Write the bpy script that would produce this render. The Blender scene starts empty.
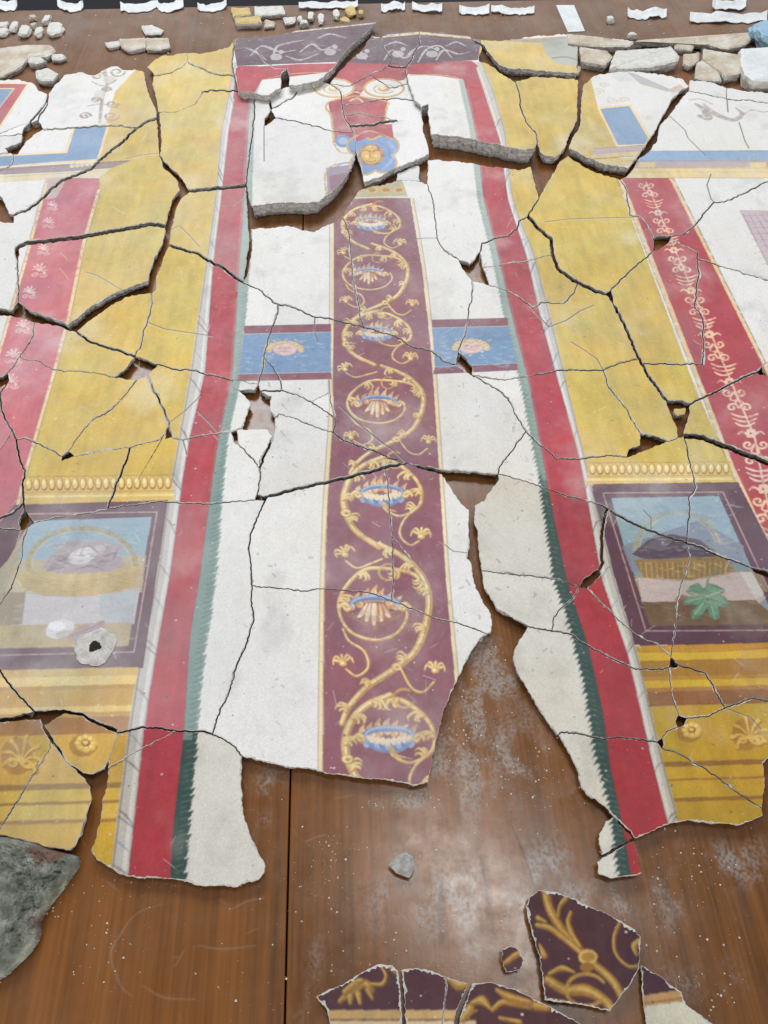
import bpy, bmesh, math, random
import numpy as np
from mathutils import Vector, noise as mnoise
C = bpy.context.scene
# ---------------------------------------------------------------- camera (1 unit = the camera's height above the table)
F = 769.0; PITCH = math.radians(54.1); PHI = math.atan(63/769*math.cos(PITCH)); H = 1.0
fwd = np.array([math.sin(PHI)*math.cos(PITCH), math.cos(PHI)*math.cos(PITCH), -math.sin(PITCH)])
rgt = np.array([math.cos(PHI), -math.sin(PHI), 0.0]); upv = np.cross(rgt, fwd)
cam = bpy.data.cameras.new('camera'); co = bpy.data.objects.new('camera', cam); C.collection.objects.link(co)
co.location = (0, 0, H); co.rotation_euler = (math.pi/2-PITCH, 0, -PHI)
cam.sensor_fit = 'HORIZONTAL'; cam.sensor_width = 36; cam.lens = 36*F/768; cam.clip_start = .01; cam.clip_end = 100
C.camera = co
# ---------------------------------------------------------------- light: pale daylight of a hall, a window wall beyond the table, one ceiling strip, an added rear fill
W = bpy.data.worlds.new('World'); C.world = W; W.use_nodes = True
W.node_tree.nodes['Background'].inputs[0].default_value = (.93, .95, 1.0, 1); W.node_tree.nodes['Background'].inputs[1].default_value = .34
def area(name, loc, target, sx, sy, watts, col):
    l = bpy.data.lights.new(name, 'AREA'); l.shape = 'RECTANGLE'; l.size = sx; l.size_y = sy; l.energy = watts; l.color = col
    o = bpy.data.objects.new(name, l); C.collection.objects.link(o); o.location = loc
    o.rotation_euler = (Vector(target)-Vector(loc)).to_track_quat('-Z', 'Y').to_euler(); return o
area('window_light', (-.6, 4.9, 4.0), (0, 1.3, 0), 4.5, 1.8, 265, (.90, .95, 1.0))
area('rear_fill_light', (.6, -4.4, .85), (0, 1.0, .3), 5.0, 1.0, 165, (1.0, .99, .97))  # added fill lamp behind the camera, brightens the broken front edges
area('ceiling_strip', (.62, .76, 3.9), (.13, .15, 0), 1.2, .42, 27, (1.0, .99, .96))
C.view_settings.view_transform = 'Standard'; C.view_settings.look = 'None'; C.view_settings.exposure = 0; C.view_settings.gamma = 1
# ---------------------------------------------------------------- helpers
ZT = .015                                   # usual height of the painted face above the table
def plane(px, py, z=ZT):
    px = np.asarray(px, float); py = np.asarray(py, float)
    d = fwd[None] + rgt[None]*((px.reshape(-1, 1)-384)/F) - upv[None]*((py.reshape(-1, 1)-512)/F)
    t = (z-H)/d[:, 2]
    return np.stack([d[:, 0]*t, d[:, 1]*t], 1)
def S(r, g, b):                              # sRGB 0..255 to linear
    return tuple(((c/255)/12.92 if c/255 <= .04045 else ((c/255+.055)/1.055)**2.4) for c in (r, g, b))
# ---------------------------------------------------------------- crack network (photo pixels)
NET = """
O|-30,84 0,80 18,79 33,83 39,91 48,94
2|48,94 47,101 39,112 30,122
0|30,122 16,127 0,133 -30,140
0|30,122 38,120 43,129
0|30,122 23,130 22,134 21,142 13,145 5,148 8,153 13,154 18,154 26,141 42,129
.5|22,134 0,136 -30,142
.5|8,153 0,154 -30,158
.7|15,154 12,165 -4,172 -30,178
O|48,94 64,75 80,72 95,75 105,69 118,66 125,70 135,69 145,72
1.5|48,94 47,104 39,117 38,122
.6|43,129 75,127 110,125 138,127 150,120 158,118
3|145,72 148,86 154,102 158,112
3|158,112 158,121 160,141 159,153
.5|125,159 142,155 159,151
.5|158,113 175,112 195,104 202,92
2.6|158,118 150,121 140,128 117,146 101,159 91,169 62,180 47,193 40,200 29,209 13,215
0|-30,212 0,214 8,214 13,215 13,223 0,221 -30,219
1.5|8,214 4,204 0,197 -30,190
O|147,67 161,56 187,53
0|187,53 188,62 180,68 167,73 154,75 147,67
O|187,53 200,54 229,47 235,39
.5|188,62 198,66 210,72 235,76
O|235,39 242,38 279,35 299,30 340,24 372,19 377,21
0|377,21 370,29 354,43 344,53 338,61 333,68 325,75 318,81
0|377,21 372,35 362,50 348,62 336,76 330,84 318,81
O|372,35 381,38 390,32 419,31 450,33 470,36 472,39
1|235,39 233,52 232,66 236,82 237,91
1.5|202,92 210,90 237,91 255,94 268,96
1.5|268,96 281,88 302,85 318,81
0|281,88 281,74 287,68 289,76 289,86 281,88
1|287,68 276,68 265,62 258,52
2|268,96 270,104 271,109
1.2|271,109 282,103 292,98 302,88 315,82
0|271,109 265,118 264,126 268,124 276,118 271,109
1|276,118 299,122 328,130
.6|264,126 264,146 264,161
.5|328,130 350,133
1|330,84 340,91 342,104 344,115 350,126 354,133
2.2|350,126 372,125 390,121 398,120
.6|345,116 358,113 375,116 398,120
.8|330,84 350,86 370,75 388,66
.6|370,75 378,80 390,88 408,84
1.4|370,101 390,99 396,98 411,100 415,101
.5|342,104 356,104 370,101
1.5|388,66 406,67
1|419,31 420,44 414,52 410,62 406,67
.8|406,67 408,84 411,92 415,101 421,107
.8|388,66 392,58 384,48 381,38
0|421,107 428,104 429,122 431,134
0|421,107 422,112 423,130 428,146 429,154 419,159 406,164 393,169 380,177 364,182
0|354,133 355,146 357,156 361,167 364,182 359,190
0|354,133 355,159 346,177 336,188 325,196 318,202 302,203 276,203 251,206
1.2|255,94 253,130 249,160 246,185 249,200 251,206
0|251,229 268,228 289,226 302,230 314,232 325,226 338,220 346,211 357,193 359,190
0|359,190 372,186 380,186 396,181 409,180 420,182 427,184
0|396,181 397,174 409,168 419,166 420,182
0|419,159 428,160 427,184
0|431,134 430,148 429,154
0|431,134 458,136 484,142 505,146 521,149 534,148 537,143
0|428,160 455,161 480,165 505,168 520,170 531,167
.8|427,184 433,200 435,219 437,238 444,250 459,260
.5|416,239 426,238 437,238
3.5|180,190 190,191 206,189 229,187 241,186 246,185
0|159,153 163,167 177,180 180,190
0|159,153 163,160 178,174 186,186 190,191
0|180,190 172,200 167,219 165,226
0|190,191 180,200 175,212 171,229 169,245
4|165,226 150,224 130,228 91,235 55,240 26,243 17,248 17,257
0|165,226 165,233 163,242 154,258 150,271 148,281 125,289 112,294 91,306 78,318 68,325
0|169,245 156,276 156,289 151,293 125,297 104,310 86,323 76,331 70,331
.4|86,272 96,275 112,284 125,292
2.6|169,245 182,249 197,253 206,259 224,268 243,282
.3|171,229 180,226 190,236 200,247
0|-30,306 0,308 12,310 18,302 31,311 52,318 68,325
0|-30,313 0,315 20,317 34,322 60,326 70,331
1.2|17,257 18,280 18,302
2|76,331 91,342 110,348 135,356
0|135,356 140,357 158,364 150,372 147,375 137,380 114,377 125,369 135,356
1|151,293 152,303 147,322 143,332 141,345 136,357
.6|147,323 165,329 192,333 212,336
1.3|158,364 175,369 190,370 216,376 233,380
1.6|147,375 152,387 163,408 169,423 166,431 172,437
.8|137,380 125,395 110,410 90,422 78,437 68,451
0|68,451 64,454 61,461 74,456 68,451
1|16,439 25,438 40,444 62,456
.5|74,456 100,451 130,447 160,439 166,431
0|166,431 165,439 172,437 169,427 166,431
.8|172,437 183,440 190,438 219,433 231,432
.6|169,423 185,411 200,396
.7|198,411 208,421 219,433
.7|183,440 187,455
.8|34,322 33,336 25,349 16,362 7,373
0|7,373 9,380 6,385 0,388 -30,390
0|7,373 0,377 -30,378
.5|23,359 39,361 49,367 56,370 86,372 114,377
1.6|6,385 0,392 1,408 5,419 12,430 16,439
.8|12,431 0,449 -30,458
1.8|16,439 17,448 20,461 25,471 22,484 23,497 24,508
2|22,504 14,512 0,518 -30,521
0|24,508 19,520 20,530 27,528 34,523 24,508
1.2|20,530 0,528 -30,527
1|26,528 23,541 22,557 16,574 11,588 0,604 -30,632
.8|34,523 52,518 86,513 104,510 108,508
1.6|108,508 112,497 115,487 121,474 126,461 130,449 132,447
1|108,508 130,505 161,501 180,503 211,504 229,502 255,500
0|251,229 252,240 251,255 247,276 243,282
0|246,185 247,205 248,228 249,245 246,265 243,282
1.2|243,282 249,285 260,290 273,302 292,307 307,314 328,318 346,323 364,327 380,332 396,336 411,346 432,351 445,362 456,364
.8|315,317 314,331 318,342
.8|342,216 349,234 351,255 353,279 358,302 359,312 364,327
1|278,304 276,318 268,338 264,357 262,370 258,384
1|265,357 273,367 280,380 282,390
0|233,380 242,381 250,384 258,384
0|233,380 232,386 239,390 251,403 246,416 242,429 268,429 273,437
0|258,384 254,390 239,390
0|258,384 261,391 271,396 269,409 275,418 275,427 273,437
1.5|261,391 272,391 282,390
1|282,390 302,397 318,406 336,419 333,432
.5|312,402 328,393
.4|279,414 294,418 315,427 333,432
1.4|333,432 346,441 372,450 390,458 407,463
.4|336,419 330,400 329,380
1|340,406 357,422 380,441 393,450 407,463
0|231,432 237,430 239,445 234,441 231,432
.5|237,430 242,429
1|239,445 252,458 260,468 260,480 257,494
2.2|273,437 265,453 261,466
0|257,494 255,500 265,501 268,496 257,494
3|268,496 294,489 323,483 346,478 372,471 388,466 407,463
0|407,463 442,470 458,470 498,474
0|407,463 418,468 442,474 453,492 463,505 469,510 469,528 470,547 467,558 471,562 474,580 476,588 484,604 491,614 492,622 491,632 484,635
1.4|265,501 255,523 250,536 249,552 251,570 251,599 254,619 252,625 245,648 237,664 229,692 217,718 212,734
.8|252,586 276,588 305,591 320,589 346,590 367,592 383,597 392,601 414,609 432,617 458,623 476,629 487,634
.8|385,469 388,484 390,515 392,536 393,560 393,586 392,601
.4|392,534 409,557 422,580 432,593 458,622
.4|440,541 453,551 468,553
O|484,635 479,640 469,656 458,677 450,695 442,716 437,737 431,764 428,782 416,785 406,783 390,780 362,778 344,775 325,773 315,769 292,767 276,764 258,760 242,756
1.4|212,734 225,740 234,746 242,756
O|242,756 241,786 243,812 250,835 260,856 265,864 264,873 258,880 247,882 237,887 221,885 203,886 180,880 156,877 138,878 120,874 109,867 96,859 91,851 96,838 100,820 102,799 107,786 108,768
0|108,768 112,749 117,733
1.6|117,731 125,731 141,727 159,728 180,731 200,731 212,734
.5|108,768 135,752 177,731
1.6|-30,640 0,670 7,682 16,692 31,708 34,711
0|-30,719 0,718 16,716 34,711 63,709 83,713 96,721 117,729 117,733
0|-30,725 0,722 21,720 40,719 43,729 57,749 65,760 83,777 90,787 91,802 87,812 81,833 75,846 70,850 52,848 31,842 0,835 -30,832
.6|50,740 50,748 30,780 0,828 -30,875
0|44,725 65,713 83,716 96,724 116,732 112,749 108,761 104,768 91,774 83,773 70,765 60,749 50,735 44,725
.7|472,39 482,47
0|472,39 480,47 479,58 479,61 495,68 508,78 515,82
0|472,39 484,45 499,65 508,68 526,69 555,72 578,73
O|472,39 500,41 535,36 568,34
0|568,34 600,38 634,41 625,48 600,47 568,45 568,34
1|568,45 578,46 578,73
0|578,73 583,77 584,84 582,96 581,112 580,125 571,142 569,148
O|584,84 594,76 620,70 654,73 683,79 689,86
0|154,75 152,84 156,98 160,112 158,118
1.2|517,86 521,109 526,122 536,133 537,143
0|515,82 531,77 562,78 578,80 578,88 577,104 577,120 570,133 565,148 557,156 547,156 540,151 537,143
0|569,148 584,156 602,163 628,168 638,156 654,133 662,117 672,99 683,89 689,86
0|531,167 540,164 560,161 565,158 569,148
0|531,167 534,180 539,199 549,180 560,161
0|560,161 568,156 584,167 602,174 620,180 630,173 638,159 646,154 657,141 660,125 672,112 683,96 689,91 689,86
1.4|539,199 536,203 528,216 519,221 517,229 508,236 495,238 482,243 480,252
0|459,260 461,265 466,273 472,281 489,285 483,268 480,252 470,264 459,260
1|472,282 472,297 469,307 467,325 462,341 458,351
0|458,351 465,357 472,367 472,375 465,371 456,364 458,351
1|489,285 502,289 515,295 531,306 534,311 549,327
.6|483,267 500,265 530,260 551,255
.8|549,327 567,320 580,311 594,305
1|534,307 541,302 551,303 564,303
1.2|564,303 574,293 577,285
3.4|528,216 539,229 551,238 552,252 558,268 573,280 580,283 594,290 606,294
1.2|577,285 573,293
0|606,294 611,290 614,305 606,294
2.6|614,305 624,323 638,357 646,372 659,390 667,400
1.2|611,290 620,280 636,266 653,251
0|653,251 653,238 658,235 672,236 668,243 660,249 653,251
.8|653,238 651,232 641,217 630,215 627,190 620,180
.4|641,217 600,218 568,219 545,222
1|672,237 683,234 696,224
1.3|696,224 706,211 714,202 724,202 745,193 765,182 798,176
.6|672,240 698,252
1.4|698,252 698,262 699,275 697,290 695,307 703,318 703,331 704,346 703,364 672,364 644,363
1.2|698,259 724,267 750,275 768,280 798,290
1.2|534,375 560,370 603,370 620,363 640,359
.6|571,342 584,350 597,359 603,370
1|603,370 608,385 611,389 627,409 636,427 641,433
1|472,375 488,384 497,389 508,398 515,414 526,431
1.2|526,431 536,441 547,450 557,459 586,458 607,455 627,457
.5|472,375 505,380 534,375
1.2|526,431 513,450 500,466 498,474
0|641,433 654,435 668,441 646,450 627,457 629,449 640,445 641,433
1|668,441 678,437 684,436
0|667,400 680,400 692,403 686,408 674,409 675,414 680,430 684,436
0|667,400 667,404 670,412 676,425 680,438 684,436
.8|686,408 685,414 678,416 675,414
0|692,403 690,412 686,424 684,436
1.6|690,405 706,396 724,387 742,378 757,372
0|757,372 762,366 768,376 798,380
0|757,372 768,362 798,355
0|757,372 760,375 768,376
5|684,436 703,437 724,446 745,454 768,463 798,474
1.2|685,440 688,455 693,474 696,487 689,497 690,510 688,526 687,543
.8|498,474 521,480 536,485 557,492 573,497 602,505
1.6|602,505 628,521 651,531 672,538 693,544 714,553 735,561 750,567
0|750,567 768,570 798,580
0|750,567 756,573 768,578 798,590
.6|643,510 651,518 653,531
3|607,508 604,522 602,531 602,552 603,562 599,570
0|599,570 594,571 583,580 580,587 587,588 592,584 601,574 599,570
1|580,587 570,601 560,609 554,617 552,631
.7|587,588 604,606 620,621 633,632 646,640 659,645 671,657
.8|480,571 510,574 536,577 557,579 580,587
0|671,657 679,665 677,667 669,667 671,657
.7|688,543 690,557 683,580 680,588 676,609 675,632 671,657
1.4|679,665 693,669 706,673 714,687 725,708
1.2|528,626 541,629 552,632 573,635 584,643 602,653 620,662 636,669 664,669 669,667
.8|667,668 672,695 679,715
0|679,715 687,718 684,725 678,727 676,720 679,715
1.3|687,718 709,716 724,709 740,703 753,698 768,701 798,706
1|677,727 667,731 662,738
0|662,738 657,742 662,748 664,744 662,738
1|662,747 683,756 698,765 716,776 735,791 762,808
1.2|657,742 636,739 620,737 604,739 581,734 562,732
.4|725,708 750,717 761,729
O|762,808 763,815 740,825 720,823 690,820 675,822 660,827 645,834 635,838
O|635,838 631,831 620,821 607,808 597,800 588,795 581,787 578,771 571,756 560,737 549,724 536,705 526,687 518,674 513,659 515,648 523,635 528,626
O|528,626 510,616 497,609 491,599 484,588 482,573
O|482,573 478,547 478,531 474,521 475,505 484,501 489,492 498,481 498,474
O|762,808 765,780 763,763 768,758 798,750
O|606,821 615,817 621,825 630,834 632,838 618,846 602,855 599,844 599,834 606,821
O|602,858 618,849 634,841 640,868 642,873 625,876 610,878 598,873 597,862 602,858
O|526,906 530,896 538,890 557,892 573,898 585,904 608,914 635,929 641,937 639,969 633,980 624,992 610,1011 588,1006 545,1000 543,980 540,957 532,933 526,906
O|502,949 510,946 518,949 524,961 520,970 506,972 502,961 502,949
O|641,965 660,976 682,992 686,1004 713,1024 735,1050 650,1050 643,1000 641,965
O|316,997 329,989 344,984 362,972 379,964 392,965 398,971 400,989 402,1024 403,1050 335,1050 330,1024 327,1010 316,997
O|401,970 417,968 433,971 444,976 456,980 469,983 456,1012 450,1050 407,1050 406,1024 404,989 401,970
.4|444,976 447,985 442,1024 441,1050
O|473,983 491,982 518,990 545,1004 565,1015 581,1024 600,1050 456,1050 460,1017 473,983
.8|689,91 709,95 727,99 745,100 768,103 798,106
1|727,99 728,112
.8|739,122 745,141 749,148
.6|672,118 685,130 688,138 706,156
.8|711,174 707,185 711,199
.8|-30,100 -30,640
.8|-30,640 -30,900
.8|798,50 798,820
O|-30,84 -30,100
O|689,86 690,80 710,82 727,88 745,91 768,93 798,96
.6|727,88 727,99
"""
VOIDS = [(34,125),(18,148),(0,217),(6,211),(349,54),(286,80),(268,120),(358,170),(300,215),(426,112),(430,145),(425,170),(470,148),(520,158),
 (545,170),(600,170),(670,108),(176,175),(168,229),(164,240),(150,285),(40,318),(140,368),(67,455),(168,434),(0,383),(2,381),(25,520),(26,524),
 (248,395),(262,410),(235,436),(262,498),(490,58),(496,64),(581,78),(579.6,104),(475,272),(464,364),(608,295),
 (660,242),(645,441),(680,404),(678,424),(686,420),(762,374),(760,570),(590,578),(674,665),(681,721),(660,743),(20,718),(20,717.5)]
import math, random
RN = random.Random(7)
def parse_net():
    out = []
    for ln in NET.strip().split('\n'):
        k, p = ln.split('|')
        w = 0.0 if k == 'O' else float(k)
        out.append((w, [tuple(float(c) for c in q.split(',')) for q in p.split()]))
    return out
def build_faces():
    lines = parse_net()
    P = []                                   # vertices
    def vid(p, tol=2.3):
        for i, q in enumerate(P):
            if abs(q[0]-p[0]) < tol and abs(q[1]-p[1]) < tol and math.hypot(q[0]-p[0], q[1]-p[1]) < tol: return i
        P.append(p); return len(P)-1
    E = {}
    def add(a, b, w):
        if a == b: return
        k = (min(a, b), max(a, b)); E[k] = max(E.get(k, 0), w)
    for w, pl in lines:
        ids = [vid(p) for p in pl]
        for a, b in zip(ids, ids[1:]): add(a, b, w)
    # loose ends reach for the nearest crack
    deg = {}
    for a, b in E: deg.setdefault(a, set()).add(b); deg.setdefault(b, set()).add(a)
    for v in [v for v in deg if len(deg[v]) == 1]:
        q = P[v]; best = None; back = list(deg[v])[0]
        for k in E:
            if v in k: continue
            a, b = P[k[0]], P[k[1]]; L2 = (b[0]-a[0])**2+(b[1]-a[1])**2
            t = max(0, min(1, ((q[0]-a[0])*(b[0]-a[0])+(q[1]-a[1])*(b[1]-a[1]))/L2))
            c = (a[0]+t*(b[0]-a[0]), a[1]+t*(b[1]-a[1])); d = math.hypot(c[0]-q[0], c[1]-q[1])
            if d < 6.5 and (best is None or d < best[0]) and back not in k: best = (d, c, k)
        if best:
            d, c, k = best; u = vid(c, 1.5)
            if u != v:
                if u not in k: w = E.pop(k); add(k[0], u, w); add(u, k[1], w)
                add(v, u, E[(min(v, back), max(v, back))])
    # snap vertices that lie near an edge (T junctions)
    for it in range(40):
        ch = False
        for k in list(E):
            if k not in E: continue
            a, b = P[k[0]], P[k[1]]; L = math.hypot(b[0]-a[0], b[1]-a[1])
            best = None
            for i, q in enumerate(P):
                if i in k: continue
                if not (min(a[0],b[0])-4 < q[0] < max(a[0],b[0])+4 and min(a[1],b[1])-4 < q[1] < max(a[1],b[1])+4): continue
                t = ((q[0]-a[0])*(b[0]-a[0])+(q[1]-a[1])*(b[1]-a[1]))/(L*L)
                if not 0.02 < t < 0.98: continue
                d = abs((q[0]-a[0])*(b[1]-a[1])-(q[1]-a[1])*(b[0]-a[0]))/L
                if d < 1.6 and (best is None or d < best[0]): best = (d, i)
            if best:
                w = E.pop(k); add(k[0], best[1], w); add(best[1], k[1], w); ch = True
        if not ch: break
    # crossings
    for it in range(8):
        ks = list(E); hit = None; cnt = 0
        dead = set()
        for x in range(len(ks)):
            if ks[x] in dead: continue
            a, b = P[ks[x][0]], P[ks[x][1]]
            for y in range(x+1, len(ks)):
                if ks[y] in dead or ks[x] in dead or set(ks[x]) & set(ks[y]): continue
                c, d = P[ks[y][0]], P[ks[y][1]]
                if max(a[0],b[0]) < min(c[0],d[0]) or max(c[0],d[0]) < min(a[0],b[0]) or max(a[1],b[1]) < min(c[1],d[1]) or max(c[1],d[1]) < min(a[1],b[1]): continue
                r = (b[0]-a[0], b[1]-a[1]); s = (d[0]-c[0], d[1]-c[1]); D = r[0]*s[1]-r[1]*s[0]
                if abs(D) < 1e-9: continue
                t = ((c[0]-a[0])*s[1]-(c[1]-a[1])*s[0])/D; u = ((c[0]-a[0])*r[1]-(c[1]-a[1])*r[0])/D
                if 0 < t < 1 and 0 < u < 1:
                    v = vid((a[0]+t*r[0], a[1]+t*r[1]), 1.2)
                    for k in (ks[x], ks[y]):
                        if k in E:
                            w = E.pop(k); add(k[0], v, w); add(v, k[1], w)
                    dead.add(ks[x]); dead.add(ks[y]); cnt += 1
        if not cnt: break
    # prune dead ends
    stubs = []
    while True:
        deg = {}
        for a, b in E: deg[a] = deg.get(a, 0)+1; deg[b] = deg.get(b, 0)+1
        rm = [k for k in E if deg[k[0]] == 1 or deg[k[1]] == 1]
        if not rm: break
        for k in rm: stubs.append((E.pop(k), P[k[0]], P[k[1]]))
    # wobble each edge once, shared by both neighbours
    fine = {}
    for (a, b), w in E.items():
        p, q = P[a], P[b]; L = math.hypot(q[0]-p[0], q[1]-p[1]); n = max(1, int(L/2.2))
        nx, ny = -(q[1]-p[1])/L, (q[0]-p[0])/L
        pts = []; o = 0
        for i in range(1, n):
            t = i/n; o = 0.45*o + RN.uniform(-.7, .7); o2 = o*min(1, 3*min(t, 1-t)+.3)
            pts.append((p[0]+(q[0]-p[0])*t+nx*o2, p[1]+(q[1]-p[1])*t+ny*o2))
        fine[(a, b)] = pts
    adj = {}
    for a, b in E: adj.setdefault(a, []).append(b); adj.setdefault(b, []).append(a)
    for v in adj: adj[v].sort(key=lambda u: math.atan2(P[u][1]-P[v][1], P[u][0]-P[v][0]))
    seen = set(); faces = []
    for a in adj:
        for b in adj[a]:
            if (a, b) in seen: continue
            u, v = a, b; poly = []; ws = []
            while (u, v) not in seen:
                seen.add((u, v))
                k = (min(u, v), max(u, v)); w = E[k]; f = fine[k]
                seq = f if k == (u, v) else f[::-1]
                poly.append(P[u]); ws.append(w)
                for q in seq: poly.append(q); ws.append(w)
                l = adj[v]; i = l.index(u); u, v = v, l[(i-1) % len(l)]
            A = 0.5*sum(poly[i-1][0]*poly[i][1]-poly[i][0]*poly[i-1][1] for i in range(len(poly)))
            if A > 4: faces.append((A, poly, ws))
    return faces, stubs
def inside(p, poly):
    c = False; x, y = p; n = len(poly)
    for i in range(n):
        x1, y1 = poly[i-1]; x2, y2 = poly[i]
        if (y1 > y) != (y2 > y) and x < (x2-x1)*(y-y1)/(y2-y1)+x1: c = not c
    return c
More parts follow.
